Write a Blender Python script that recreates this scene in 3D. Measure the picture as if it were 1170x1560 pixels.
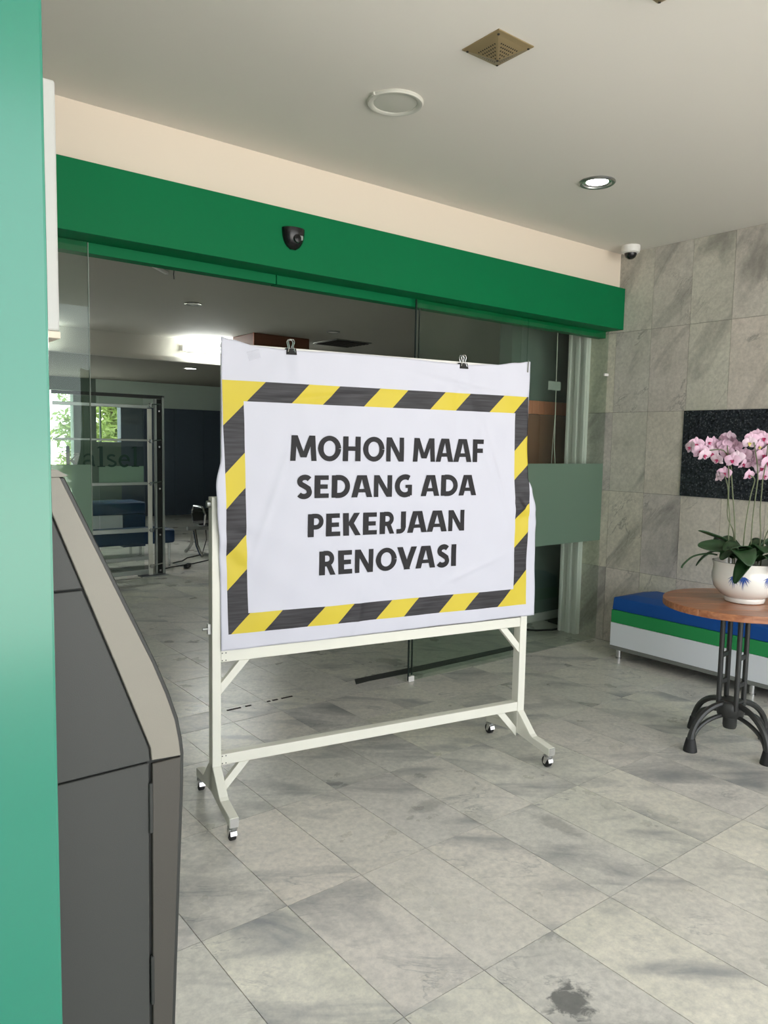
import bpy, bmesh, math, random
from mathutils import Vector, Matrix
random.seed(7)
PI = math.pi
for o in list(bpy.data.objects):
    bpy.data.objects.remove(o, do_unlink=True)
SC = bpy.context.scene
COL = SC.collection

# ------------------------------------------------------------------ camera
cam = bpy.data.cameras.new('camera')
cam.sensor_fit = 'HORIZONTAL'; cam.sensor_width = 36.0
cam.lens = 1152.155 / 1170.0 * 36.0
cam.clip_start = 0.05; cam.clip_end = 400
camo = bpy.data.objects.new('camera', cam); COL.objects.link(camo)
yaw, pit, rol = 0.6636, 0.0897, 0.0186
fwd = Vector((math.sin(yaw)*math.cos(pit), math.cos(yaw)*math.cos(pit), -math.sin(pit)))
rgt = Vector((math.cos(yaw), -math.sin(yaw), 0)); upv = rgt.cross(fwd)
r2 = rgt*math.cos(rol) + upv*math.sin(rol); u2 = upv*math.cos(rol) - rgt*math.sin(rol)
M = Matrix((r2, u2, -fwd)).transposed().to_4x4()
M.translation = Vector((-4.9805, -3.6039, 1.5082))
camo.matrix_world = M
SC.camera = camo

# ------------------------------------------------------------------ world, exposure
W = bpy.data.worlds.new('overcast_sky'); SC.world = W; W.use_nodes = True
W.node_tree.nodes['Background'].inputs[0].default_value = (0.93, 0.97, 1.0, 1)
W.node_tree.nodes['Background'].inputs[1].default_value = 3.1
sun = bpy.data.lights.new('sun', 'SUN'); sun.energy = 27.0; sun.angle = math.radians(1.0); sun.color = (1.0, .975, .94)
suno = bpy.data.objects.new('sun', sun); COL.objects.link(suno)
suno.rotation_euler = Vector((-.15, -.52, -.84)).to_track_quat('-Z', 'Y').to_euler()   # high sun from behind the building
SC.view_settings.view_transform = 'Standard'
SC.view_settings.look = 'None'
SC.view_settings.gamma = 1.0
SC.view_settings.use_curve_mapping = False
SC.view_settings.exposure = 0.27

# ------------------------------------------------------------------ helpers
def lin(r, g, b):
    f = lambda v: (v/255/12.92) if v/255 <= .04045 else ((v/255+.055)/1.055)**2.4
    return (f(r), f(g), f(b), 1)

MATS = {}
def mat(name, col, rough=.5, metal=0, spec=.5, coat=0, bump=0, bscale=200, var=0, emit=None, estr=0, coatr=.03):
    m = bpy.data.materials.new(name); m.use_nodes = True
    nt = m.node_tree; p = nt.nodes['Principled BSDF']
    p.inputs['Base Color'].default_value = col
    p.inputs['Roughness'].default_value = rough
    p.inputs['Metallic'].default_value = metal
    p.inputs['Specular IOR Level'].default_value = spec
    p.inputs['Coat Weight'].default_value = coat
    p.inputs['Coat Roughness'].default_value = coatr
    if emit:
        p.inputs['Emission Color'].default_value = emit; p.inputs['Emission Strength'].default_value = estr
    tc = nt.nodes.new('ShaderNodeTexCoord')
    if var:
        n = nt.nodes.new('ShaderNodeTexNoise'); n.inputs['Scale'].default_value = 4; n.inputs['Detail'].default_value = 6
        nt.links.new(tc.outputs['Object'], n.inputs['Vector'])
        mx = nt.nodes.new('ShaderNodeMix'); mx.data_type = 'RGBA'
        mx.inputs[6].default_value = tuple(c*(1-var) for c in col[:3])+(1,)
        mx.inputs[7].default_value = tuple(min(1, c*(1+var)) for c in col[:3])+(1,)
        nt.links.new(n.outputs['Fac'], mx.inputs[0]); nt.links.new(mx.outputs[2], p.inputs['Base Color'])
    if bump:
        n = nt.nodes.new('ShaderNodeTexNoise'); n.inputs['Scale'].default_value = bscale; n.inputs['Detail'].default_value = 3
        nt.links.new(tc.outputs['Object'], n.inputs['Vector'])
        b = nt.nodes.new('ShaderNodeBump'); b.inputs['Strength'].default_value = bump; b.inputs['Distance'].default_value = .002
        nt.links.new(n.outputs['Fac'], b.inputs['Height']); nt.links.new(b.outputs['Normal'], p.inputs['Normal'])
    MATS[name] = m
    return m

def math_node(nt, op, a, b=None, c=None, clamp=False):
    n = nt.nodes.new('ShaderNodeMath'); n.operation = op; n.use_clamp = clamp
    for i, v in enumerate((a, b, c)):
        if v is None: continue
        if isinstance(v, (int, float)): n.inputs[i].default_value = v
        else: nt.links.new(v, n.inputs[i])
    return n.outputs[0]

def ramp(nt, fac, stops):
    n = nt.nodes.new('ShaderNodeValToRGB'); e = n.color_ramp.elements
    e[0].position, e[0].color = stops[0]; e[1].position, e[1].color = stops[-1]
    for s in stops[1:-1]:
        k = e.new(s[0]); k.color = s[1]
    nt.links.new(fac, n.inputs[0]); return n.outputs[0]

def mixc(nt, fac, a, b, mode='MIX'):
    n = nt.nodes.new('ShaderNodeMix'); n.data_type = 'RGBA'; n.blend_type = mode
    for i, v in ((0, fac), (6, a), (7, b)):
        if isinstance(v, (int, float, tuple)): n.inputs[i].default_value = v
        else: nt.links.new(v, n.inputs[i])
    return n.outputs[2]

def marble(name, base_a, base_b, vein, rot, rough, vein_amt=.8, stain=None, tint=.16, spec=.4, stretch=(1.3, 4.0, 4.0), cloud=.28):
    m = bpy.data.materials.new(name); m.use_nodes = True; nt = m.node_tree
    p = nt.nodes['Principled BSDF']; p.inputs['Specular IOR Level'].default_value = spec
    tc = nt.nodes.new('ShaderNodeTexCoord'); oi = nt.nodes.new('ShaderNodeObjectInfo')
    off = nt.nodes.new('ShaderNodeVectorMath'); off.operation = 'SCALE'; off.inputs[0].default_value = (37.1, 91.3, 53.7)
    nt.links.new(oi.outputs['Random'], off.inputs['Scale'])
    add = nt.nodes.new('ShaderNodeVectorMath'); add.operation = 'ADD'
    nt.links.new(tc.outputs['Object'], add.inputs[0]); nt.links.new(off.outputs[0], add.inputs[1])
    mr = nt.nodes.new('ShaderNodeMapping'); mr.inputs['Rotation'].default_value = rot
    nt.links.new(add.outputs[0], mr.inputs['Vector'])
    mp = nt.nodes.new('ShaderNodeMapping'); mp.inputs['Scale'].default_value = stretch
    nt.links.new(mr.outputs[0], mp.inputs['Vector'])
    def noise(vec, scale, detail, dist=0, rgh=.55):
        n = nt.nodes.new('ShaderNodeTexNoise'); n.inputs['Scale'].default_value = scale; n.inputs['Detail'].default_value = detail
        n.inputs['Distortion'].default_value = dist; n.inputs['Roughness'].default_value = rgh
        nt.links.new(vec, n.inputs['Vector']); return n.outputs['Fac']
    blotch = noise(add.outputs[0], 3.2, 6)
    col = mixc(nt, ramp(nt, blotch, [(.3, (0, 0, 0, 1)), (.7, (1, 1, 1, 1))]), base_a, base_b)
    # broad soft grey streaks
    s1 = noise(mp.outputs[0], 1.15, 5, .6)
    f1 = ramp(nt, s1, [(.52, (0, 0, 0, 1)), (.72, (1, 1, 1, 1))])
    col = mixc(nt, math_node(nt, 'MULTIPLY', f1, vein_amt*.95), col, vein)
    # thin veins
    s2 = noise(mp.outputs[0], 1.3, 7, 1.0, .6)
    d = math_node(nt, 'ABSOLUTE', math_node(nt, 'SUBTRACT', s2, .5))
    f2 = ramp(nt, d, [(.0, (1, 1, 1, 1)), (.013, (0, 0, 0, 1))])
    msk = ramp(nt, noise(add.outputs[0], 2.6, 2), [(.48, (0, 0, 0, 1)), (.66, (1, 1, 1, 1))])
    col = mixc(nt, math_node(nt, 'MULTIPLY', math_node(nt, 'MULTIPLY', f2, msk), vein_amt*.75), col, vein)
    cl = noise(add.outputs[0], 8.5, 8, .3, .62)
    col = mixc(nt, math_node(nt, 'MULTIPLY', ramp(nt, cl, [(.50, (0, 0, 0, 1)), (.74, (1, 1, 1, 1))]), vein_amt*cloud), col, vein)
    fine = noise(add.outputs[0], 42, 6, 0, .7)
    col = mixc(nt, ramp(nt, fine, [(.35, (.32, .32, .32, 1)), (.65, (0, 0, 0, 1))]), col, vein)
    # tone of each slab
    w = nt.nodes.new('ShaderNodeTexWhiteNoise'); w.noise_dimensions = '1D'; nt.links.new(oi.outputs['Random'], w.inputs['W'])
    val = math_node(nt, 'MULTIPLY_ADD', w.outputs['Value'], tint, 1-tint*.5)
    hs = nt.nodes.new('ShaderNodeHueSaturation'); nt.links.new(col, hs.inputs['Color']); nt.links.new(val, hs.inputs['Value'])
    nt.links.new(math_node(nt, 'MULTIPLY_ADD', oi.outputs['Random'], .05, .472), hs.inputs['Hue'])
    nt.links.new(math_node(nt, 'MULTIPLY_ADD', w.outputs['Value'], .5, .75), hs.inputs['Saturation'])
    col = hs.outputs[0]
    if stain:
        g = nt.nodes.new('ShaderNodeNewGeometry')
        for (sx, sy, ax, ay, rr, amt) in stain:
            sub = nt.nodes.new('ShaderNodeVectorMath'); sub.operation = 'SUBTRACT'; nt.links.new(g.outputs['Position'], sub.inputs[0]); sub.inputs[1].default_value = (sx, sy, 0)
            sp = nt.nodes.new('ShaderNodeSeparateXYZ'); nt.links.new(sub.outputs[0], sp.inputs[0])
            q = math_node(nt, 'SQRT', math_node(nt, 'ADD', math_node(nt, 'POWER', math_node(nt, 'DIVIDE', sp.outputs[0], ax), 2), math_node(nt, 'POWER', math_node(nt, 'DIVIDE', sp.outputs[1], ay), 2)))
            nz = noise(g.outputs['Position'], 20, 7, .6, .62)
            q = math_node(nt, 'ADD', q, math_node(nt, 'MULTIPLY', math_node(nt, 'SUBTRACT', nz, .5), rr))
            fs = ramp(nt, q, [(.55, (1, 1, 1, 1)), (1.05, (0, 0, 0, 1))])
            col = mixc(nt, math_node(nt, 'MULTIPLY', fs, amt), col, lin(78, 80, 82))
    nt.links.new(col, p.inputs['Base Color'])
    rg = math_node(nt, 'MULTIPLY_ADD', blotch, .18, rough-.09)
    nt.links.new(rg, p.inputs['Roughness'])
    MATS[name] = m; return m

def glass(name, tint, ior=1.45):
    m = bpy.data.materials.new(name); m.use_nodes = True; nt = m.node_tree
    nt.nodes.remove(nt.nodes['Principled BSDF']); out = nt.nodes['Material Output']
    t = nt.nodes.new('ShaderNodeBsdfTransparent'); t.inputs[0].default_value = tint
    g = nt.nodes.new('ShaderNodeBsdfGlossy'); g.inputs['Roughness'].default_value = 0.0; g.inputs['Color'].default_value = (.9, 1, .96, 1)
    f = nt.nodes.new('ShaderNodeFresnel'); f.inputs[0].default_value = ior
    mx = nt.nodes.new('ShaderNodeMixShader'); ge = nt.nodes.new('ShaderNodeNewGeometry')
    fac = math_node(nt, 'MULTIPLY', f.outputs[0], math_node(nt, 'SUBTRACT', 1.0, ge.outputs['Backfacing']))   # reflect once, on the outer face
    nt.links.new(fac, mx.inputs[0]); nt.links.new(t.outputs[0], mx.inputs[1]); nt.links.new(g.outputs[0], mx.inputs[2])
    nt.links.new(mx.outputs[0], out.inputs[0]); MATS[name] = m; return m

def film(name, col, clear):
    m = bpy.data.materials.new(name); m.use_nodes = True; nt = m.node_tree
    nt.nodes.remove(nt.nodes['Principled BSDF']); out = nt.nodes['Material Output']
    t = nt.nodes.new('ShaderNodeBsdfTransparent'); d = nt.nodes.new('ShaderNodeBsdfDiffuse'); d.inputs[0].default_value = col
    tl = nt.nodes.new('ShaderNodeBsdfTranslucent'); tl.inputs[0].default_value = col
    a = nt.nodes.new('ShaderNodeMixShader'); a.inputs[0].default_value = .5
    nt.links.new(d.outputs[0], a.inputs[1]); nt.links.new(tl.outputs[0], a.inputs[2])
    b = nt.nodes.new('ShaderNodeMixShader'); b.inputs[0].default_value = 1-clear
    nt.links.new(t.outputs[0], b.inputs[1]); nt.links.new(a.outputs[0], b.inputs[2]); nt.links.new(b.outputs[0], out.inputs[0])
    MATS[name] = m; return m

# mesh building -----------------------------------------------------
class MB:
    """collects shapes; build() links them as one mesh object"""
    def __init__(self, off=(0, 0, 0)):
        self.v = []; self.f = []; self.off = Vector(off)
    def add(self, vs, fs):
        n = len(self.v); self.v += [Vector(p)-self.off for p in vs]; self.f += [tuple(i+n for i in q) for q in fs]; return self
    def box(self, x0, x1, y0, y1, z0, z1):
        return self.add([(x0, y0, z0), (x1, y0, z0), (x1, y1, z0), (x0, y1, z0), (x0, y0, z1), (x1, y0, z1), (x1, y1, z1), (x0, y1, z1)],
                        [(0, 3, 2, 1), (4, 5, 6, 7), (0, 1, 5, 4), (1, 2, 6, 5), (2, 3, 7, 6), (3, 0, 4, 7)])
    def prism(self, poly, y0, y1, axis='y'):
        n = len(poly)
        P = {'y': lambda a, b, t: (a, t, b), 'x': lambda a, b, t: (t, a, b), 'z': lambda a, b, t: (a, b, t)}[axis]
        vs = [P(a, b, y0) for a, b in poly]+[P(a, b, y1) for a, b in poly]
        fs = [tuple(range(n)), tuple(range(2*n-1, n-1, -1))]+[(i, i+n, (i+1) % n+n, (i+1) % n) for i in range(n)]
        return self.add(vs, fs)
    def lathe(self, prof, c=(0, 0, 0), n=32, cap=True):
        vs = []; fs = []
        for r, z in prof:
            for k in range(n):
                a = 2*PI*k/n; vs.append((c[0]+r*math.cos(a), c[1]+r*math.sin(a), c[2]+z))
        for j in range(len(prof)-1):
            for k in range(n):
                k2 = (k+1) % n; fs.append((j*n+k, j*n+k2, (j+1)*n+k2, (j+1)*n+k))
        if cap:
            fs.append(tuple(range(n-1, -1, -1))); m = (len(prof)-1)*n; fs.append(tuple(range(m, m+n)))
        return self.add(vs, fs)
    def tube(self, pts, rad, n=8, cap=True):
        pts = [Vector(p) for p in pts]; vs = []; fs = []
        rads = rad if isinstance(rad, (list, tuple)) else [rad]*len(pts)
        prev = None
        for i, p in enumerate(pts):
            t = (pts[min(i+1, len(pts)-1)]-pts[max(i-1, 0)]).normalized()
            if prev is None:
                a = Vector((0, 0, 1)) if abs(t.z) < .9 else Vector((1, 0, 0)); s = t.cross(a).normalized()
            else:
                s = (prev-t*prev.dot(t)).normalized()
            prev = s; b = t.cross(s)
            for k in range(n):
                an = 2*PI*k/n; vs.append(p+(s*math.cos(an)+b*math.sin(an))*rads[i])
        for i in range(len(pts)-1):
            for k in range(n):
                k2 = (k+1) % n; fs.append((i*n+k, i*n+k2, (i+1)*n+k2, (i+1)*n+k))
        if cap:
            fs.append(tuple(range(n-1, -1, -1))); m = (len(pts)-1)*n; fs.append(tuple(range(m, m+n)))
        return self.add(vs, fs)
    def bar(self, a, b, w, h, up=(0, 0, 1)):
        a = Vector(a); b = Vector(b); t = (b-a).normalized(); s = t.cross(Vector(up)).normalized(); q = s.cross(t)
        vs = [p+s*(i*w/2)+q*(j*h/2) for p in (a, b) for i, j in ((-1, -1), (1, -1), (1, 1), (-1, 1))]
        return self.add(vs, [(3, 2, 1, 0), (4, 5, 6, 7), (0, 1, 5, 4), (1, 2, 6, 5), (2, 3, 7, 6), (3, 0, 4, 7)])
    def build(self, name, m, parent=None, smooth=False, bevel=0, loc=None, segs=2):
        me = bpy.data.meshes.new(name); bm = bmesh.new()
        vv = [bm.verts.new(p) for p in self.v]
        for q in self.f:
            try: bm.faces.new([vv[i] for i in q])
            except ValueError: pass
        bmesh.ops.recalc_face_normals(bm, faces=bm.faces)
        if bevel:
            es = [e for e in bm.edges if len(e.link_faces) == 2 and e.calc_face_angle(0) > .6]
            bmesh.ops.bevel(bm, geom=es, offset=bevel, segments=segs, affect='EDGES', profile=.5, clamp_overlap=True)
        bm.to_mesh(me); bm.free()
        if smooth:
            me.polygons.foreach_set('use_smooth', [True]*len(me.polygons))
            me.set_sharp_from_angle(angle=math.radians(40))
        me.materials.append(MATS[m] if isinstance(m, str) else m)
        o = bpy.data.objects.new(name, me); COL.objects.link(o)
        if parent: o.parent = parent
        if loc is not None: o.location = loc
        return o

def tag(o, label, cat, group=None):
    o['label'] = label; o['category'] = cat
    if group: o['group'] = group
    return o
def struct(o, label=None):
    o['kind'] = 'structure'
    if label: o['label'] = label
    return o
def thing(name, label, cat, loc=(0, 0, 0), rotz=0, group=None):
    o = bpy.data.objects.new(name, None); COL.objects.link(o); o.empty_display_size = .1
    o.location = loc; o.rotation_euler = (0, 0, rotz)
    return tag(o, label, cat, group)
def sroot(name, loc=(0, 0, 0)):
    o = bpy.data.objects.new(name, None); COL.objects.link(o); o.empty_display_size = .1; o.location = loc
    return struct(o)

# ------------------------------------------------------------------ materials
marble('floor_marble', lin(213, 210, 200), lin(229, 225, 215), lin(122, 126, 131), (0, 0, .62), .30, .85,
       stain=[(-3.36, -2.40, .085, .06, 3.0, .8), (-2.95, -1.33, .10, .05, 1.6, .35), (-2.62, -1.75, .05, .12, 1.6, .35)], spec=.5)
marble('wall_marble', lin(202, 197, 184), lin(218, 212, 200), lin(122, 119, 113), (-.62, 0, 0), .45, .85, spec=.3, tint=.16, stretch=(3.6, 3.6, 1.1))
mat('grout', lin(112, 112, 105), .9)
mat('wall_grout', lin(100, 98, 90), .9)
mat('ceiling_paint', lin(228, 223, 214), .9, spec=.1, bump=.05, bscale=60)
mat('cream_paint', lin(232, 219, 202), .85, spec=.15, bump=.05, bscale=60)
mat('header_green', lin(0, 112, 66), .5, spec=.15, var=.06)
mat('panel_green', lin(10, 122, 98), .35, spec=.4, coat=1.0, coatr=.18)
mat('side_paint', lin(132, 134, 128), .85, spec=.15)
mat('white_plastic', lin(232, 230, 226), .4)
mat('offwhite_paint', lin(226, 225, 214), .45, spec=.4, var=.04)
mat('white_panel', lin(196, 195, 192), .4)
mat('black_plastic', lin(20, 20, 22), .25)
mat('black_rubber', lin(30, 30, 31), .6)
mat('chrome', lin(215, 215, 215), .18, metal=1)
mat('steel', lin(170, 172, 170), .3, metal=1)
mat('brass_grille', lin(158, 140, 104), .45, metal=.6, var=.15)
mat('dark_hole', lin(45, 40, 32), .8)
mat('cast_iron', lin(46, 47, 46), .42, spec=.5, bump=.3, bscale=90)
mat('kiosk_dark', lin(62, 63, 61), .5, spec=.4, bump=.15, bscale=600, var=.03)
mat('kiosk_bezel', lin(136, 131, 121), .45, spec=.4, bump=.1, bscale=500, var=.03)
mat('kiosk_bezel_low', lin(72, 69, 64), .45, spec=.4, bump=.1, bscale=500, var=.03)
mat('kiosk_rim', lin(42, 44, 42), .45)
mat('kiosk_core', lin(30, 32, 30), .7)
mat('bench_blue', lin(18, 78, 156), .5, spec=.35, bump=.15, bscale=300)
mat('bench_green', lin(42, 146, 82), .5, spec=.35, bump=.15, bscale=300)
mat('bench_white', lin(226, 230, 236), .45, spec=.35)
mat('bench_plinth', lin(120, 122, 118), .6)
mat('porcelain', lin(240, 237, 230), .12, spec=.5, coat=.6)
mat('blue_glaze', lin(52, 84, 158), .25)
mat('soil', lin(50, 40, 32), .95, bump=1, bscale=60)
mat('leaf', lin(34, 66, 34), .38, spec=.5, var=.25)
mat('stem', lin(96, 104, 72), .5, var=.2)
mat('petal', lin(216, 180, 200), .6, var=.10)
mat('petal_edge', lin(232, 222, 226), .6)
mat('petal_lip', lin(176, 52, 100), .5, var=.15)
mat('petal_bud', lin(214, 202, 120), .6)
mat('glass_edge', lin(26, 42, 38), .3)
mat('pale_edge', lin(128, 140, 126), .3)
mat('hall_blue', lin(20, 54, 90), .5)
mat('fitting_grey', lin(206, 204, 194), .6)
mat('petal_pale', lin(214, 190, 202), .6, var=.10)
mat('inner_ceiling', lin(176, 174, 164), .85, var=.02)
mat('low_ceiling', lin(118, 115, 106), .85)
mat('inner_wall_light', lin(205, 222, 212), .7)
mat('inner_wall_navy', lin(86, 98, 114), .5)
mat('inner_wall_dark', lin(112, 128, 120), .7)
mat('wood_panel', lin(150, 112, 92), .5, var=.12)
mat('wood_light', lin(214, 140, 108), .5, var=.15)
mat('box_brown', lin(110, 68, 48), .6, var=.15)
mat('lamp_glow', (1, 1, 1, 1), .5, emit=(1.0, .97, .92, 1), estr=9)
mat('tube_glow', (1, 1, 1, 1), .5, emit=(.96, 1.0, .98, 1), estr=52)
mat('lamp_reflector', lin(225, 225, 220), .2, metal=.8)
mat('letter_green', lin(18, 62, 50), .5)
mat('paper_white', lin(150, 158, 152), .8)
mat('cord_white', lin(205, 205, 195), .7)
mat('concrete', lin(178, 176, 172), .9, var=.1)
mat('tree_leaf', lin(138, 156, 84), .6, var=.3)
mat('tree_bark', lin(90, 76, 60), .9)
mat('print_black', lin(28, 26, 30), .55, spec=.3, var=.12)
mat('tape', lin(225, 225, 225), .2)
glass('clear_glass', (.95, .985, .965, 1))
glass('tinted_glass', (.885, .925, .895, 1))
glass('door_glass', (.90, .935, .91, 1))
film('tape_film', lin(235, 235, 240), .72)
film('frost_film', lin(150, 176, 158), .30)

def wood_top():
    m = bpy.data.materials.new('teak'); m.use_nodes = True; nt = m.node_tree; p = nt.nodes['Principled BSDF']
    tc = nt.nodes.new('ShaderNodeTexCoord'); oi = nt.nodes.new('ShaderNodeObjectInfo')
    mp = nt.nodes.new('ShaderNodeMapping'); mp.inputs['Scale'].default_value = (1.2, 14, 14); mp.inputs['Rotation'].default_value = (0, 0, 0)
    nt.links.new(tc.outputs['Object'], mp.inputs[0])
    n = nt.nodes.new('ShaderNodeTexNoise'); n.inputs['Scale'].default_value = 4; n.inputs['Detail'].default_value = 8; n.inputs['Distortion'].default_value = .6
    nt.links.new(mp.outputs[0], n.inputs['Vector'])
    c = ramp(nt, n.outputs['Fac'], [(.3, lin(140, 84, 54)), (.7, lin(184, 124, 86))])
    hs = nt.nodes.new('ShaderNodeHueSaturation'); nt.links.new(c, hs.inputs['Color'])
    nt.links.new(math_node(nt, 'MULTIPLY_ADD', oi.outputs['Random'], .3, .85), hs.inputs['Value'])
    nt.links.new(hs.outputs[0], p.inputs['Base Color']); p.inputs['Roughness'].default_value = .34; p.inputs['Coat Weight'].default_value = .3
    MATS['teak'] = m
wood_top()

def granite():
    m = bpy.data.materials.new('granite'); m.use_nodes = True; nt = m.node_tree; p = nt.nodes['Principled BSDF']
    tc = nt.nodes.new('ShaderNodeTexCoord')
    v = nt.nodes.new('ShaderNodeTexVoronoi'); v.inputs['Scale'].default_value = 150; nt.links.new(tc.outputs['Object'], v.inputs['Vector'])
    n = nt.nodes.new('ShaderNodeTexNoise'); n.inputs['Scale'].default_value = 60; n.inputs['Detail'].default_value = 6; nt.links.new(tc.outputs['Object'], n.inputs['Vector'])
    sp = nt.nodes.new('ShaderNodeSeparateColor'); nt.links.new(v.outputs['Color'], sp.inputs[0])
    f = ramp(nt, sp.outputs[0], [(.88, (0, 0, 0, 1)), (.93, (1, 1, 1, 1))])
    c = mixc(nt, math_node(nt, 'MULTIPLY', f, .22), ramp(nt, n.outputs['Fac'], [(.35, lin(22, 24, 28)), (.7, lin(54, 58, 64))]), lin(150, 154, 156))
    nt.links.new(c, p.inputs['Base Color']); p.inputs['Roughness'].default_value = .22
    MATS['granite'] = m
granite()

# ================================================================== SETTING
ZC = 2.962          # porch ceiling
# ---- floor: slabs 0.30 x 0.60
fl = struct(MB().box(-5.6, .02, -4.4, 0.02, -.06, -.004).build('floor', 'grout'), 'grey marble slab floor of the entrance porch')
tile = MB().box(-.1487, .1487, -.2987, .2987, -.02, 0).build('floor_tile', 'floor_marble', fl)
first = True; cnt = 0
def put(src, parent, loc, state={}):
    if not state.get(src.name):
        state[src.name] = True; src.location = loc; return src
    o = src.copy(); COL.objects.link(o); o.parent = parent; o.location = loc; return o
YR = [-.977-.3+.6*k for k in range(-5, 2)]      # row centres
for y in YR:
    for k in range(-6, 12):
        x = -3.166+.15+.3*k
        if x > 0.1 or x < -5.0 or y > -.1: continue
        if x+.15 > 0 :
            continue
        put(tile, fl, (x, y, 0)); cnt += 1
# cut pieces along the right wall (x -.166..0) and the door line (y -.377...0.0)
cut = MB().box(-.0817, .0817, -.2987, .2987, -.02, 0).build('floor_tile', 'floor_marble', fl)
for y in YR:
    if y < -.1: put(cut, fl, (-.083, y, 0))
cut2 = MB().box(-.1487, .1487, -.187, .187, -.02, 0).build('floor_tile', 'floor_marble', fl)
for k in range(-6, 12):
    x = -3.016+.3*k
    if -5 < x and x+.15 < .01: put(cut2, fl, (x, -.1885, 0))
MB().box(-.1645, -.0015, -.3755, -.0015, -.02, 0).build('floor_tile', 'floor_marble', fl)
# hall floor
hf = struct(MB().box(-6, 5, .02, 11.2, -.06, -.004).build('floor', 'grout'), 'dim grey marble floor of the hall inside')
t2 = MB().box(-.1487, .1487, -.2987, .2987, -.02, 0).build('hall_floor_tile', 'floor_marble', hf)
t3 = MB().box(-.1487, .1487, -.1090, .1090, -.02, 0).build('hall_floor_tile', 'floor_marble', hf)
for k in range(-6, 16):
    x = -3.016+.3*k
    put(t3, hf, (x, .112, 0))
for j in range(0, 9):
    for k in range(-6, 14):
        x = -3.016+.3*k; y = .223+.3+.6*j
        if x < -5 + .3*j*.6: continue
        if x > .2 + j*.2: continue
        put(t2, hf, (x, y, 0)); cnt += 1
far = MB().box(-6, 5, 5.63, 11.1, -.02, -.001).build('floor_sheet', 'floor_marble', hf)
MB().box(.5, 5, .3, 5.62, -.02, -.002).build('floor_sheet', 'floor_marble', hf)
MB().box(-6, -4.0, .3, 5.62, -.02, -.003).build('floor_sheet', 'floor_marble', hf)
# ground outside
struct(MB().box(-60, 60, -80, -4.4, -.2, -.02).build('ground', 'concrete'), 'concrete forecourt outside the porch')
struct(MB().box(-60, -5.6, -4.4, .0, -.2, -.02).build('ground', 'concrete'), 'concrete forecourt beside the porch')
struct(MB().box(-60, 60, 11.6, 80, -.2, -.1).build('ground', 'concrete'), 'pale ground seen through the hall windows')

# ---- ceiling
struct(MB().box(-7.6, .3, -5.2, -.03, ZC, ZC+.25).build('ceiling', 'ceiling_paint'), 'plain off-white porch ceiling')
# ---- wall above the doors
struct(MB().box(-5.2, 0, -.074, .12, 2.704, ZC+.2).build('wall_back', 'cream_paint'), 'cream painted wall band above the green header')
# ---- left stub wall
struct(MB().box(-4.85, -4.62, -1.5, .1, 0, ZC).build('wall_left', 'side_paint'), 'grey stub wall behind the green panel')
struct(MB().box(-6.5, -6.3, -6.0, -2.42, 0, ZC).build('wall_left_shade', 'side_paint'), 'unseen grey side wall added to shade the porch from the left')  # unseen wall, added to darken the surfaces that face left
# ---- right wall with marble slabs 0.30 x 0.60
wr = struct(MB().box(.006, .25, -5.2, .30, 0, ZC+.1).build('wall_right', 'wall_grout'), 'marble slab wall with a black granite panel')
wt = MB().box(-.012, .012, -.1488, .1488, -.2988, .2988).build('wall_slab', 'wall_marble', wr)
wtop = MB().box(-.012, .012, -.1488, .1488, -.2895, .2895).build('wall_slab', 'wall_marble', wr)
wbot = MB().box(-.012, .012, -.1488, .1488, -.2888, .2888).build('wall_slab', 'wall_marble', wr)
YJ = -.3636; Z4 = .5806
for k in range(-2, 15):
    yc = YJ-.3*k-.15
    if yc+.15 > .36: continue
    put(wbot, wr, (.012, yc, Z4-.29))
    for r in range(3):
        if r == 1 and k >= 1 and k < 8: continue
        put(wt, wr, (.012, yc, Z4+.3+.6*r))
    put(wtop, wr, (.012, yc, Z4+1.8+.2905))
for j in range(2):
    MB().box(-.014, .010, -.662-1.05*(j+1)+.001, -.662-1.05*j-.001, 1.183, 1.779).build('granite_slab', 'granite', wr)

# ---- header
hd = thing('door_header', 'deep green box header running above the glass doors', 'header', (-2.3, 0, 2.398))
def H(): return MB((-2.3, 0, 2.398))
H().box(-4.61, -.001, -.126, .03, 2.398, 2.702).build('fascia', 'header_green', hd, bevel=.002)
H().box(-4.61, -2.902, .03, .10, 2.350, 2.425).build('track_cover', 'header_green', hd, bevel=.002)
H().box(-2.897, -.001, .03, .10, 2.350, 2.425).build('track_cover', 'header_green', hd, bevel=.002)
struct(MB().box(-5.2, .3, .102, .18, 2.440, 2.95).build('wall_lintel', 'cream_paint'))

# ---- glass panes
def pane(name, x0, x1, y, m, label, edge=None, frost=True, clip=True):
    o = sroot(name, ((x0+x1)/2, y, 0)); o['label'] = label; off = ((x0+x1)/2, y, 0)
    MB(off).box(x0, x1, y-.005, y+.005, .006, 2.40 if y < .03 else 2.36).build('glass_pane', m, o)
    for e in (edge or ()):
        MB(off).box(e-.003, e+.003, y-.0055, y+.0055, .006, 2.39 if y < .03 else 2.355).build('pane_edge', 'glass_edge', o)
    if frost:
        MB(off).box(x0+.004, x1-.004, y-.0068, y-.0062, .79, 1.388).build('frosted_film', 'frost_film', o)
    return o
w1 = pane('window_1', -1.943, -.927, 0, 'tinted_glass', 'fixed glass pane behind the right half of the banner', (-1.943,))
w2 = pane('window_2', -.923, -.012, 0, 'tinted_glass', 'fixed glass pane with a frosted band beside the marble wall')
w3 = pane('window_3', -4.62, -3.89, 0, 'tinted_glass', 'fixed glass pane beside the grey kiosk', ())
MB((-4.255, 0, 0)).box(-3.8925, -3.8895, -.0055, .0055, .006, 2.39).build('pane_edge', 'pale_edge', w3)
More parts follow.
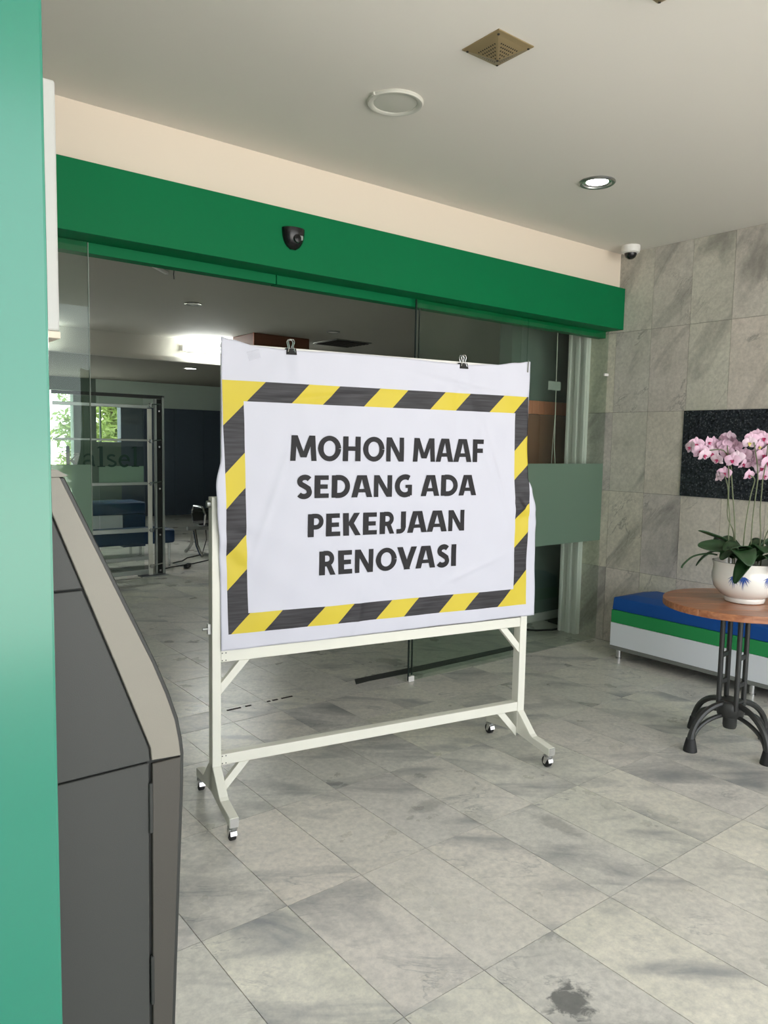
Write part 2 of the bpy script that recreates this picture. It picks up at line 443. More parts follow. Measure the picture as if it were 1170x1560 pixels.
d1 = pane('door_1', -1.868, -.93, .055, 'door_glass', 'sliding glass door leaf pushed open to the right', (-1.868,))
# bottom clips and glass clip on the marble
MB((-1.435, 0, 0)).box(-1.945, -1.90, -.012, .012, .0, .035).build('patch_fitting', 'white_plastic', w1, bevel=.002)
MB((-.4675, 0, 0)).box(-.06, -.013, -.02, -.007, 2.058, 2.078).build('glass_clip', 'white_plastic', w2, bevel=.002)
# label reflection built as a pale card, and hanging cords behind the right-hand pane
lb = MB().box(-.56, -.42, .108, .11, 1.93, 1.995).build('label_reflection', 'paper_white', None)
tag(lb, 'reflection of a small label, built as a pale card behind the right-hand glass pane', 'label')
cd = thing('pull_cord', 'thin pale cord hanging behind the right-hand glass pane', 'cord', (-.462, .12, 2.35))
MB((-.462, .12, 2.35)).tube([(-.462, .12, 2.43), (-.458, .12, 2.0), (-.45, .12, 1.5), (-.43, .12, 1.35)], .003, 6).build('cord', 'cord_white', cd)
MB((-.462, .12, 2.35)).tube([(-.456, .12, 1.75), (-.47, .122, 1.5), (-.475, .122, 1.36)], .002, 6).build('cord', 'cord_white', cd)

# white ribbed jamb at the end of the marble wall
jb = sroot('trim_1', (-.02, .25, 0)); jb['label'] = 'white ribbed door jamb behind the right-hand glass pane'
MB((-.02, .25, 0)).box(-.03, .0, .165, .345, 0, 2.43).build('jamb_board', 'white_plastic', jb)
for y0, y1 in ((.165, .20), (.235, .275), (.318, .345)):
    MB((-.02, .25, 0)).box(-.052, -.03, y0, y1, 0, 2.43).build('jamb_rib', 'white_plastic', jb, bevel=.006)

# ================================================================== HALL INSIDE
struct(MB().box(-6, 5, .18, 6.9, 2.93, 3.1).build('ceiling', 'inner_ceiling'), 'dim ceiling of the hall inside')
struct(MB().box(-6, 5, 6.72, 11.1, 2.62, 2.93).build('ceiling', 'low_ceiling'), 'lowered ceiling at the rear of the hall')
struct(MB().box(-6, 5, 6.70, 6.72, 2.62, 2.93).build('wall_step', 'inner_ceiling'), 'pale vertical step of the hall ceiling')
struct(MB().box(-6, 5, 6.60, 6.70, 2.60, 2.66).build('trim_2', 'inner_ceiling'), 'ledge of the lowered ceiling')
struct(MB().box(-6.2, -6, 0, 11.3, 0, 3.0).build('wall_hall_left', 'inner_wall_dark'))
struct(MB().box(5, 5.2, 0.6, 11.3, 0, 3.0).build('wall_hall_right', 'inner_wall_dark'))
# wall behind the right-hand pane with a wooden board
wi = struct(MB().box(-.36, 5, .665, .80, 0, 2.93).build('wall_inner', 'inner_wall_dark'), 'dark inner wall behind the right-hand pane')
struct(MB().box(-.36, 5, .650, .664, 0, .07).build('baseboard_inner', 'white_plastic'))
struct(MB().box(.46, .60, .345, .665, 0, 2.93).build('wall_inner_return', 'inner_wall_dark'))
struct(MB().box(.02, .60, .305, .345, 0, 2.93).build('wall_inner_leak_stop', 'inner_wall_dark'))  # unseen piece, added to keep daylight from leaking in behind the pane
wb = thing('wooden_board', 'brown wooden board with a paler top strip on the inner wall', 'board', (.02, .65, 1.1))
MB((.02, .65, 1.1)).box(-.20, .40, .638, .664, 1.10, 1.775).build('panel', 'wood_panel', wb, bevel=.004)
for k in range(8):
    a = -.20+.075*k
    MB((.02, .65, 1.1)).box(a+.001, a+.0741, .634, .664, 1.779, 1.89).build('slat', 'wood_light', wb, bevel=.003)
# rear wall with two windows
def wallpiece(x0, x1, z0, z1, m, n='wall_rear'):
    return struct(MB().box(x0, x1, 11.0, 11.2, z0, z1).build(n, m))
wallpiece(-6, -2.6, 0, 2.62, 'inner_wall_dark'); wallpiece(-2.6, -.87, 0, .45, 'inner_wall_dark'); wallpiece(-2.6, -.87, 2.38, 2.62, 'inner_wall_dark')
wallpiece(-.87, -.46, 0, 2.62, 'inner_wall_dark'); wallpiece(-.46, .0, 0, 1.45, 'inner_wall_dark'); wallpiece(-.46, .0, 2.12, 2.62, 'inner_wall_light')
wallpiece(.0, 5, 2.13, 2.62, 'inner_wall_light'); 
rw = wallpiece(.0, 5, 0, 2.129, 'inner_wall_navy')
for k in range(5):
    MB().box(.45+.62*k, 1.065+.62*k, 10.985, 11.0, .08, 2.12).build('wall_panel', 'inner_wall_navy', rw)
wa = sroot('window_4', (-1.73, 11.1, .45)); wa['label'] = 'tall bright window at the rear of the hall'
MB((-1.73, 11.1, .45)).box(-2.6, -.87, 11.08, 11.09, .46, 2.37).build('pane', 'clear_glass', wa)
MB((-1.73, 11.1, .45)).box(-1.75, -1.70, 11.05, 11.12, .45, 2.38).build('mullion', 'inner_wall_dark', wa)
wbk = sroot('window_5', (-.23, 11.1, 1.45)); wbk['label'] = 'small window with leafy view seen through the glass partition'
MB((-.23, 11.1, 1.45)).box(-.46, .0, 11.08, 11.09, 1.45, 2.12).build('pane', 'clear_glass', wbk)
MB((-.23, 11.1, 1.45)).box(-.37, -.35, 11.05, 11.12, 1.45, 2.12).build('mullion', 'inner_wall_dark', wbk)

# ---- trees beyond the windows
def tree(name, label, cx, cy, h, rad, n, zc):
    t = thing(name, label, 'tree', (cx, cy, -.1)); off = (cx, cy, -.1)
    g = MB(off); g.tube([(cx, cy, -.1), (cx+.05, cy, h*.4), (cx-.05, cy+.05, h*.75)], [.1, .08, .04], 8)
    for k in range(6):
        a = k*1.05; g.tube([(cx, cy, h*(.35+.05*k)), (cx+rad*.7*math.cos(a), cy+rad*.7*math.sin(a), h*(.5+.06*k))], [.04, .012], 6)
    g.build('trunk', 'tree_bark', t, smooth=True)
    rnd = random.Random(hash(label) % 1000 if False else int(cx*100)+7)
    f = MB(off); cl = [(rnd.gauss(0, .5)*rad, rnd.gauss(0, .5)*rad, rnd.uniform(-.5, .5)*zc) for _ in range(26)]
    for k in range(n):
        b = rnd.choice(cl); p = Vector((cx+b[0]+rnd.gauss(0, .16), cy+b[1]+rnd.gauss(0, .16), h*.62+b[2]+rnd.gauss(0, .14)))
        d = Vector((rnd.gauss(0, 1), rnd.gauss(0, 1), rnd.gauss(0, .6))).normalized(); s = d.cross(Vector((rnd.random(), rnd.random(), 1))).normalized()
        L = rnd.uniform(.05, .10)
        f.add([p-d*L, p+s*L*.4, p+d*L, p-s*L*.4], [(0, 1, 2, 3)])
    o = f.build('foliage', 'tree_leaf', t); o['kind'] = 'stuff'
tree('tree', 'sunlit tree outside the tall rear window', -.08, 13.2, 2.9, .34, 2200, 1.9)
tree('tree', 'leafy tree outside the small rear window', 1.0, 14.4, 3.0, .55, 3000, 1.8)
bsh = MB((-1.1, 14.5, 0)); rnd = random.Random(3)
for k in range(1800):
    p = Vector((-1.1+rnd.gauss(0, .5), 14.5+rnd.gauss(0, .2), .2+abs(rnd.gauss(0, .35)))); d = Vector((rnd.gauss(0, 1), rnd.gauss(0, 1), rnd.gauss(0, 1))).normalized(); s = d.cross(Vector((.3, .2, 1))).normalized()
    bsh.add([p-d*.07, p+s*.03, p+d*.07, p-s*.03], [(0, 1, 2, 3)])
tag(bsh.build('shrub', 'tree_leaf', None, loc=(-1.1, 14.5, 0)), 'low leafy shrub outside the tall rear window', 'shrub')

# ---- lights of the hall
tl = thing('tube_light', 'bright fluorescent tube light along the ceiling step in the hall', 'light', (-.10, 6.55, 2.8))
MB((-.10, 6.55, 2.8)).box(-.62, .62, 6.60, 6.70, 2.76, 2.84).build('housing', 'white_plastic', tl)
MB((-.10, 6.55, 2.8)).tube([(-.60, 6.55, 2.80), (.60, 6.55, 2.80)], .045, 12).build('tube', 'tube_glow', tl)
tl2 = thing('tube_light', 'fluorescent tube light behind the left glass pane', 'light', (-3.2, 6.55, 2.8))
MB((-3.2, 6.55, 2.8)).box(-4.02, -2.38, 6.60, 6.70, 2.76, 2.84).build('housing', 'white_plastic', tl2)
MB((-3.2, 6.55, 2.8)).tube([(-4.0, 6.55, 2.80), (-2.4, 6.55, 2.80)], .03, 12).build('tube', 'tube_glow', tl2)
def downlight(label, x, y, z, r, lit, name='downlight'):
    d = thing(name, label, 'ceiling light', (x, y, z))
    MB().lathe([(r, 0), (r*1.02, -.006), (r*.95, -.012), (r*.8, -.010), (r*.78, .0)], n=32, cap=False).build('trim_ring', 'steel' if lit != 'spot' else 'steel', d, smooth=True)
    MB().lathe([(r*.79, -.006), (r*.70, -.001), (.002, -.0008)], n=32, cap=False).build('lens', 'lamp_glow' if lit else 'white_plastic', d, smooth=True)
    return d
downlight('lit round downlight on the lowered ceiling of the hall', -.075, 7.60, 2.62, .11, True)
downlight('unlit round downlight on the dim hall ceiling', -1.62, 3.99, 2.93, .09, False)
downlight('unlit round downlight on the hall ceiling above the banner', .55, 4.6, 2.93, .09, False)
av = thing('ceiling_grille', 'dark square air grille on the hall ceiling above the banner', 'air grille', (1.25, 5.4, 2.93))
MB().box(-.30, .30, -.30, .30, -.012, 0).build('frame', 'steel', av)
for k in range(7): MB().bar((-.27, -.24+.08*k, -.016), (.27, -.24+.08*k, -.016), .05, .012).build('slat', 'dark_hole', av)
bxn = thing('ceiling_box', 'brown wooden box under the hall ceiling above the banner', 'box', (.27, 5.7, 2.66))
MB((.27, 5.7, 2.66)).box(-.16, .70, 5.40, 6.0, 2.66, 2.93).build('casing', 'box_brown', bxn, bevel=.01)
MB((.27, 5.7, 2.66)).box(-.165, -.155, 5.393, 5.405, 2.66, 2.93).build('seam', 'wood_light', bxn)
hw = thing('hanging_wire', 'thin loose wire hanging from the hall ceiling', 'wire', (-2.42, 2.56, 2.93))
MB((-2.42, 2.56, 2.93)).tube([(-2.42, 2.56, 2.93), (-2.425, 2.56, 2.88), (-2.42, 2.565, 2.84)], .004, 6).build('wire', 'black_rubber', hw)
hl = thing('ceiling_batten', 'thin pale batten under the hall ceiling near the door header', 'batten', (-2.55, 2.4, 2.92))
MB((-2.55, 2.4, 2.92)).bar((-2.62, 2.52, 2.915), (-2.42, 2.72, 2.915), .03, .02).build('batten', 'white_plastic', hl)

# ---- glass partition in the hall
PY = 4.52
gp = thing('glass_partition', 'glass partition with steel rails and dark green lettering inside the hall', 'partition', (-2.2, PY, 0))
def G(): return MB((-2.2, PY, 0))
for x0, x1, y in ((-2.90, -2.45, PY), (-2.44, -1.97, PY)):
    G().box(x0, x1, y-.004, y+.004, .06, 1.95).build('glass_pane', 'tinted_glass', gp)
G().box(-2.45, -1.97, PY-.008, PY-.0055, 1.04, 1.22).build('frosted_film', 'frost_film', gp)
for z, hh in ((1.86, .035), (1.50, .022), (1.03, .03), (.52, .045), (.21, .04), (.055, .05)):
    G().box(-2.90, -1.93, PY-.03, PY-.008, z-hh/2, z+hh/2).build('rail', 'steel', gp, bevel=.003)
G().box(-2.90, -1.735, PY-.012, PY+.03, 1.955, 1.99).build('top_rail', 'kiosk_rim', gp)
G().box(-1.93, -1.885, PY-.035, PY-.01, .02, 1.84).build('post', 'offwhite_paint', gp, bevel=.003)
G().box(-1.845, -1.825, PY-.02, PY+.02, .02, 1.95).build('post', 'steel', gp)
G().box(-1.825, -1.765, PY-.005, PY+.03, .02, 1.95).build('post', 'kiosk_core', gp)
G().box(-1.765, -1.74, PY-.02, PY+.03, .02, 1.97).build('post', 'steel', gp)
for z in (1.88, 1.49, 1.03, .52, .12):
    G().lathe([(.02, 0), (.02, .04)], (-1.905, PY-.06, z-.02), 10).build('bracket', 'chrome', gp)
    G().bar((-1.93, PY-.05, z), (-1.77, PY-.03, z+.02), .012, .012).build('clamp', 'chrome', gp)
    G().lathe([(.010, 0), (.012, .02)], (-1.795, PY-.02, z-.07), 8).build('bolt', 'chrome', gp)
G().box(-2.02, -1.72, PY-.07, PY+.07, 0, .012).build('floor_plate', 'steel', gp)

# stroke lettering -------------------------------------------------
def stroke(pts, w, n=1):
    """ribbon along a polyline: list of quads; w may be one width or one per point"""
    P = [Vector((a, b)) for a, b in pts]; ws = w if isinstance(w, (list, tuple)) else [w]*len(P)
    L = []
    for i, p in enumerate(P):
        a = (P[i]-P[i-1]).normalized() if i else (P[1]-P[0]).normalized()
        b = (P[i+1]-P[i]).normalized() if i < len(P)-1 else a
        t = (a+b).normalized(); nrm = Vector((-t.y, t.x)); k = 1/max(.5, t.dot(a))
        L.append((p+nrm*ws[i]/2*k, p-nrm*ws[i]/2*k))
    return [[L[i][0], L[i+1][0], L[i+1][1], L[i][1]] for i in range(len(P)-1)]
def arc(cx, cy, rx, ry, a0, a1, n=16):
    return [(cx+rx*math.cos(math.radians(a0+(a1-a0)*k/n)), cy+ry*math.sin(math.radians(a0+(a1-a0)*k/n))) for k in range(n+1)]
def slab(xb, yb, xt, yt, h, n=6):
    q = []
    for k in range(n):
        a = k/n; b = (k+1)/n
        f = lambda t: (xb+(xt-xb)*t, yb+(yt-yb)*t)
        (x0, y0), (x1, y1) = f(a), f(b)
        q.append([Vector((x0-h/2, y0)), Vector((x0+h/2, y0)), Vector((x1+h/2, y1)), Vector((x1-h/2, y1))])
    return q
def rect(x0, x1, y0, y1, n=5):
    q = []
    if y1-y0 >= x1-x0:
        for k in range(n):
            a = y0+(y1-y0)*k/n; b = y0+(y1-y0)*(k+1)/n; q.append([Vector((x0, a)), Vector((x1, a)), Vector((x1, b)), Vector((x0, b))])
    else:
        for k in range(n):
            a = x0+(x1-x0)*k/n; b = x0+(x1-x0)*(k+1)/n; q.append([Vector((a, y0)), Vector((b, y0)), Vector((b, y1)), Vector((a, y1))])
    return q
S = .27
def glyph(c):
    """bold sans capitals, cap height 1 -> (quads, advance)"""
    t = .19
    if c == 'M': return slab(.13, 0, .20, 1, S*.92)+slab(1.11, 0, 1.04, 1, S*.92)+slab(.60, .14, .235, 1, .24)+slab(.64, .14, 1.005, 1, .24)+rect(.50, .74, .14, .22, 1), 1.29
    if c == 'N': return rect(.06, .28, 0, 1)+rect(.72, .94, 0, 1)+slab(.81, 0, .19, 1, .26), 1.05
    if c == 'H': return rect(.06, .325, 0, 1)+rect(.68, .945, 0, 1)+rect(.29, .71, .42, .60), 1.05
    if c == 'O': return stroke(arc(.56, .5, .41, .41, 0, 360, 32), [.27-.07*abs(math.sin(2*PI*k/32)) for k in range(33)]), 1.14
    if c == 'A': return slab(.12, 0, .40, 1, S*1.04)+slab(.86, 0, .58, 1, S*1.04)+rect(.25, .73, .22, .38)+rect(.33, .65, .84, 1, 2), 1.02
    if c == 'F': return rect(.06, .325, 0, 1)+rect(.29, .70, .80, 1)+rect(.29, .66, .405, .60), .78
    if c == 'E': return rect(.06, .325, 0, 1)+rect(.29, .70, .80, 1)+rect(.29, .66, .405, .60)+rect(.29, .715, 0, .20), .79
    if c == 'S': return stroke(arc(.42, .735, .235, .18, 30, 200, 12)+[(.235, .62), (.42, .52), (.58, .42)]+arc(.37, .27, .255, .19, 25, -150, 14), .235), .80
    if c == 'D': return rect(.06, .325, 0, 1)+stroke([(.25, .90), (.40, .90)]+arc(.42, .5, .41, .40, 85, -85, 20)+[(.40, .10), (.25, .10)], .235), 1.03
    if c == 'G': return stroke(arc(.56, .5, .41, .42, 58, 300, 24)+[(.86, .10)], .245)+rect(.71, .93, .05, .55)+rect(.58, .92, .40, .55, 3), 1.06
    if c == 'P': return rect(.06, .325, 0, 1)+stroke([(.25, .915), (.40, .915)]+arc(.42, .67, .235, .245, 85, -85, 14)+[(.40, .425), (.25, .425)], .20), .82
    if c == 'K': return rect(.06, .325, 0, 1)+slab(.36, .44, .70, 1, .27)+slab(.74, 0, .40, .58, .27), .93
    if c == 'R': return rect(.06, .325, 0, 1)+stroke([(.25, .915), (.40, .915)]+arc(.42, .69, .225, .225, 85, -85, 14)+[(.40, .465), (.25, .465)], .20)+slab(.68, 0, .47, .46, .235), .87
    if c == 'J': return rect(.26, .51, .25, 1)+stroke([(.3875, .30)]+arc(.19, .26, .1975, .17, 0, -100, 10)+[(.04, .09)], .21), .60
    if c == 'V': return slab(.50, 0, .12, 1, S*1.06)+slab(.46, 0, .84, 1, S*1.06), .96
    if c == 'I': return rect(.06, .325, 0, 1), .375
    return [], .36
def line_quads(text, u0, u1, z0, z1):
    """one list of quads per letter"""
    ls = []; x = 0
    for ch in text:
        g, adv = glyph(ch)
        if g: ls.append([[p+Vector((x, 0)) for p in q] for q in g])
        x += adv
    xs = [p.x for l in ls for q in l for p in q]; a, b = min(xs), max(xs)
    return [[[(u0+(p.x-a)/(b-a)*(u1-u0), z0+p.y*(z1-z0)) for p in q] for q in l] for l in ls]

# serif word on the partition glass
def serif(c):
    if c == 'l': return rect(.10, .24, 0, 1.05)+rect(.0, .34, 0, .05, 2)+slab(.05, .96, .14, 1.05, .12, 2), .36
    if c == 'k': return rect(.10, .24, 0, 1.05)+rect(.0, .34, 0, .05, 2)+slab(.26, .28, .52, .62, .08, 3)+slab(.56, 0, .32, .36, .16, 3)+rect(.42, .70, 0, .05, 2)+rect(.40, .66, .60, .65, 2), .72
    if c == 'a': return stroke([(.08, .50)]+arc(.26, .48, .18, .16, 150, 0, 10)+[(.44, .15), (.52, .04)], [.07]*3+[.09]*9+[.13]+[.08])+stroke(arc(.24, .18, .17, .15, 60, 330, 14), .10), .60
    if c == 's': return stroke(arc(.24, .48, .16, .13, 30, 210, 10)+[(.24, .33)]+arc(.24, .17, .17, .13, 40, -150, 10), .10), .50
    if c == 'e': return stroke([(.08, .35), (.46, .35)]+arc(.27, .31, .20, .28, 5, 320, 22), [.07]*2+[.11]*23), .56
    return [], .3
g = G(); x = -2.80; h = .205
letters = []
for ch in 'kalsel':
    q, adv = serif(ch)
    lm = G()
    for quad in q:
        lm.add([(x+p.x*h*1.17, PY-.010, 1.212+p.y*h) for p in quad], [(0, 1, 2, 3)])
    lm.build('letter', 'letter_green', gp); x += adv*h*1.24

# ---- blue benches, steel seats and cables in the hall
def hall_bench(label, x0, x1, y0, y1, z0, z1, skirt):
    b = thing('padded_bench', label, 'bench', ((x0+x1)/2, (y0+y1)/2, 0)); off = ((x0+x1)/2, (y0+y1)/2, 0)
    MB(off).box(x0, x1, y0, y1, z0, z1).build('cushion', 'hall_blue', b, bevel=.03, smooth=True, segs=3)
    if skirt:
        MB(off).box(x0+.01, x1-.3, y0-.004, y1-.01, .18, z0).build('skirt', 'bench_white', b)
        MB(off).box(x1-.29, x1-.01, y0+.0, y1-.01, .15, z0).build('end_block', 'hall_blue', b)
    for x in (x0+.06, x1-.06):
        for y in (y0+.05, y1-.05):
            MB(off).lathe([(.018, 0), (.018, z0 if not skirt else .18)], (x, y, 0), 10).build('leg', 'chrome', b, smooth=True)
hall_bench('blue padded bench just behind the glass partition in the hall', -2.85, -1.42, 4.98, 5.40, .29, .455, False)
hall_bench('blue and white padded bench further back behind the partition', -2.7, -1.45, 5.85, 6.3, .56, .72, True)
sb = thing('steel_seating', 'perforated steel waiting seats on the hall floor beside the banner', 'seating', (-.45, 5.7, 0))
sb0 = (-.45, 5.7, 0)
MB(sb0).bar((-.95, 5.72, .36), (.95, 5.72, .36), .05, .05).build('beam', 'steel', sb)
for k in range(3):
    x = -.80+.55*k
    vs = []; prof = [(5.45, .43), (5.52, .415), (5.7, .40), (5.86, .42), (5.90, .50), (5.93, .55), (5.94, .59)]
    m = MB(sb0)
    for i in range(3): m.add([(x, prof[i][0], prof[i][1]), (x+.5, prof[i][0], prof[i][1]), (x+.5, prof[i+1][0], prof[i+1][1]), (x, prof[i+1][0], prof[i+1][1])], [(0, 1, 2, 3)]); 
    so = m.build('seat', 'kiosk_rim', sb); md = so.modifiers.new('thick', 'SOLIDIFY'); md.thickness = .02
    m = MB(sb0)
    for i in range(3, 6): m.add([(x, prof[i][0], prof[i][1]), (x+.5, prof[i][0], prof[i][1]), (x+.5, prof[i+1][0], prof[i+1][1]), (x, prof[i+1][0], prof[i+1][1])], [(0, 1, 2, 3)])
    so = m.build('backrest', 'kiosk_rim', sb); md = so.modifiers.new('thick', 'SOLIDIFY'); md.thickness = .02
    MB(sb0).tube([(x-.02, 5.48, .42), (x-.02, 5.46, .56)]+[(x-.02, 5.5+.06*(1-math.cos(t)), .60+.05*math.sin(t)) for t in (0, .5, 1, 1.57)]+[(x-.02, 5.8, .645), (x-.02, 5.86, .55)], .015, 8).build('armrest', 'chrome', sb, smooth=True)
for x in (-.86, .80):
    MB(sb0).tube([(x, 5.46, .02), (x, 5.52, .05), (x, 5.62, .14), (x, 5.70, .34)], .022, 8).build('leg', 'chrome', sb, smooth=True)
    MB(sb0).tube([(x, 5.98, .02), (x, 5.92, .05), (x, 5.80, .14), (x, 5.72, .34)], .022, 8).build('leg', 'chrome', sb, smooth=True)
def cable(label, pts, r=.007):
    o = MB(pts[0]).tube(pts, r, 6).build('cable', 'black_rubber', None, smooth=True, loc=pts[0]); tag(o, label, 'cable')
cable('black cable trailing from the blue bench to the steel seats', [(-1.36, 5.2, .008), (-1.3, 5.25, .008), (-1.2, 5.3, .008), (-1.05, 5.5, .008), (-.8, 5.6, .02), (-.7, 5.68, .20), (-.7, 5.70, .33)])
cable('black cable looping under the steel seats', [(-1.68, 4.80, .008), (-1.5, 4.93, .008), (-1.15, 5.05, .008), (-.8, 5.25, .008), (-.4, 5.3, .008), (.2, 5.5, .008)])
ad = MB((-1.31, 4.95, 0)).bar((-1.38, 4.78, .025), (-1.29, 4.88, .025), .05, .045).build('power_adapter', 'black_plastic', None, bevel=.008, loc=(-1.31, 4.95, 0)); tag(ad, 'small black power adapter on the hall floor by the bench', 'adapter')
cable('dark cable curving over the floor behind the right-hand pane', [(-.30, .52, .007), (-.22, .42, .007), (-.10, .36, .007), (.02, .36, .007), (.10, .44, .007), (.12, .58, .007)], .008)
# floor track: black strip and worn slots along the joint inside the doorway
st = MB((-1.5, .18, 0)).prism([(-2.25, .142), (-2.14, .15), (-1.9, .135), (-1.7, .125), (-.72, .135), (-.72, .205), (-1.7, .215), (-1.95, .222), (-2.20, .226)], .0, .004, 'z').build('floor_strip', 'kiosk_rim', None, loc=(-1.5, .18, 0.001))
tag(st, 'dark strip lying on the floor under the sliding glass leaf', 'strip')
sl = thing('floor_guide', 'broken line of dark guide slots in the doorway floor', 'floor guide', (-2.9, .179, 0))
for a, b in ((-3.115, -3.03), (-3.0, -2.965), (-2.86, -2.84), (-2.825, -2.79), (-2.765, -2.69)):
    MB((-2.9, .179, 0)).box(a, b, .173, .186, 0, .003).build('slot', 'dark_hole', sl)

# ================================================================== CEILING FITTINGS (porch)
sp = thing('ceiling_speaker', 'flat round grey speaker recessed in the porch ceiling', 'speaker', (-2.894, -.96, ZC))
MB().lathe([(.120, 0), (.121, -.006), (.116, -.013), (.104, -.014), (.094, -.008), (.092, 0)], n=48, cap=False).build('rim', 'fitting_grey', sp, smooth=True)
MB().lathe([(.093, -.006), (.05, -.009), (.001, -.010)], n=48, cap=False).build('grille', 'fitting_grey', sp, smooth=True)
MB().box(-.128, -.108, -.016, 0.0, -.012, 0).build('catch', 'fitting_grey', sp)
dl = thing('spot_downlight', 'round recessed spotlight glowing in the porch ceiling', 'ceiling light', (-1.439, -.919, ZC))
MB().lathe([(.097, 0), (.098, -.006), (.092, -.012), (.078, -.011), (.074, -.002)], n=40, cap=False).build('trim_ring', 'steel', dl, smooth=True)
MB().lathe([(.076, -.004), (.060, -.001), (.001, -.0008)], n=40, cap=False).build('reflector', 'lamp_reflector', dl, smooth=True)
MB().lathe([(.001, -.0014), (.058, -.0022), (.060, -.0012)], n=24, cap=False).build('lamp', 'lamp_glow', dl, smooth=True)
def vent(label, cx, cy):
    v = thing('ceiling_vent', label, 'air vent', (cx, cy, ZC), 0, 'brass ceiling vents')
    a, b = .092, .075
    for k in range(4):
        c, s = round(math.cos(k*PI/2)), round(math.sin(k*PI/2)); R = lambda x, y, z: (c*x-s*y, s*x+c*y, z)
        MB().add([R(-a, -a, -.004), R(a, -a, -.004), R(b, -b, -.010), R(-b, -b, -.010), R(-a, -a, 0), R(a, -a, 0)], [(0, 1, 2, 3), (0, 4, 5, 1)]).build('frame_side', 'brass_grille', v)
        MB().add([R(-b, -b, -.010), R(b, -b, -.010), (0, 0, -.045)], [(0, 1, 2)]).build('grille_face', 'brass_grille', v)
        m = MB()
        for i in range(1, 6):
            for j in range(-i+1, i):
                t = i/6.5; x = j*.010; y = -b*t*.98; z = -.045+.035*t
                p = R(x, y, z-.0012); q = [R(x-.0025, y-.0025, z-.0010-.0003), R(x+.0025, y-.0025, z-.0013), R(x+.0025, y+.0025, z-.0035), R(x-.0025, y+.0025, z-.0035)]
                m.add(q, [(0, 1, 2, 3)])
        m.build('perforation', 'dark_hole', v)
    for x, y in ((-a+.014, -a+.014), (a-.014, -a+.014), (a-.014, a-.014), (-a+.014, a-.014), (0, 0)):
        z = -.0085 if x else -.045
        MB().lathe([(.005, 0), (.004, -.003), (.001, -.004)], (x, y, z), 10).build('screw', 'dark_hole', v)
vent('brass pyramid grille vent in the porch ceiling, fully in view', -2.882, -1.546)
vent('brass pyramid grille vent cut by the top edge of the view', -2.78, -2.17)
dc = thing('dome_camera', 'white dome security camera on the porch ceiling in the corner', 'camera', (-.153, -.262, ZC))
MB().lathe([(.066, 0), (.066, -.03), (.062, -.045), (.052, -.052)], n=32).build('housing', 'white_plastic', dc, smooth=True)
MB().lathe([(.044, -.050), (.042, -.065), (.034, -.080), (.020, -.090), (.001, -.094)], n=28, cap=False).build('dome', 'black_plastic', dc, smooth=True)
sn = thing('door_sensor', 'small black motion sensor fixed to the green header', 'sensor', (-2.894, -.1235, 2.50))
m = MB(); prof = []
for j in range(9):
    t = j/8; z = .105-.105*t; w = .064*math.sqrt(max(0, 1-(t*.98)**2.4))+.002; prof.append((w, z))
vs = []; fs = []; n = 14
for w, z in prof:
    for k in range(n+1):
        a = PI*k/n; vs.append((-w*math.cos(a), -w*.8*math.sin(a), z))
for j in range(len(prof)-1):
    for k in range(n): q = j*(n+1)+k; fs.append((q, q+1, q+n+2, q+n+1))
fs.append(tuple(range(n+1)))
m.add(vs, fs); m.build('shell', 'black_plastic', sn, smooth=True)
MB().box(.014, .034, -.0515, -.040, .045, .068).build('lens_mark', 'paper_white', sn, bevel=.004)
MB().lathe([(.022, 0), (.02, .008), (.001, .011)], n=20).build('lens', 'black_plastic', sn, smooth=True).matrix_local = Matrix.Translation((.0, -.046, .05)) @ Matrix.Rotation(PI/2, 4, 'X')

# ================================================================== LEFT FOREGROUND
tag(MB((-5.9, -2.5, 0)).box(-6.295, -4.725, -2.6, -2.42, 0, ZC-.002).build('green_panel', 'panel_green', None, bevel=.004, loc=(-5.9, -2.5, 0)), 'glossy mint green panel at the left edge of the view', 'panel')
ws = thing('wall_sign_box', 'narrow white sign box behind the green panel', 'sign box', (-4.52, -1.25, 1.77))
MB((-4.52, -1.25, 1.77)).box(-4.62, -4.418, -1.5, -1.0, 1.785, 2.41).build('box', 'white_panel', ws, bevel=.006)
MB((-4.52, -1.25, 1.77)).box(-4.62, -4.417, -1.501, -.999, 1.766, 1.784).build('bottom_trim', 'cream_paint', ws, bevel=.002)

kx = (-4.75, -2.1, 0)
kk = thing('self_service_kiosk', 'grey self-service kiosk with sloping bezel beside the green panel', 'kiosk', kx)
def K(): return MB(kx)
Y0, Y1 = -2.3, -1.9
outer = [(-4.628, 1.444), (-4.553, 1.278), (-4.475, 1.106), (-4.451, 1.045), (-4.434, .993), (-4.426, .950), (-4.423, .922)]
low = [(-4.423, .922), (-4.425, .84), (-4.435, .60), (-4.443, .394), (-4.457, .02)]
inner = [(-4.672, 1.444), (-4.601, 1.254), (-4.540, 1.09), (-4.497, .972), (-4.489, .950), (-4.487, .926)]
full = [(-5.05, .0)]+[(-5.05, 1.42)]+[(-4.68, 1.438)]+[(x-.010, z-.004) for x, z in outer]+[(x-.010, z) for x, z in low[1:]]
K().prism([(-5.05, 0), (-5.05, 1.436), (-4.64, 1.436)]+[(x-.014, z) for x, z in outer[1:]]+[(x-.014, z) for x, z in low[1:]]+[(-4.48, 0)], Y0+.008, Y1-.008).build('body', 'kiosk_core', kk)
def kpanel(name, poly, m):
    for a, b in ((Y0, Y0+.010), (Y1-.010, Y1)): K().prism(poly, a, b).build(name, m, kk, bevel=.0012, segs=1)
g3 = .0018
kpanel('side_panel', [(-5.05, 1.444), (-4.672-g3*2, 1.444), (-4.601-g3*2, 1.254+g3), (-5.05, 1.254+g3)], 'kiosk_dark')
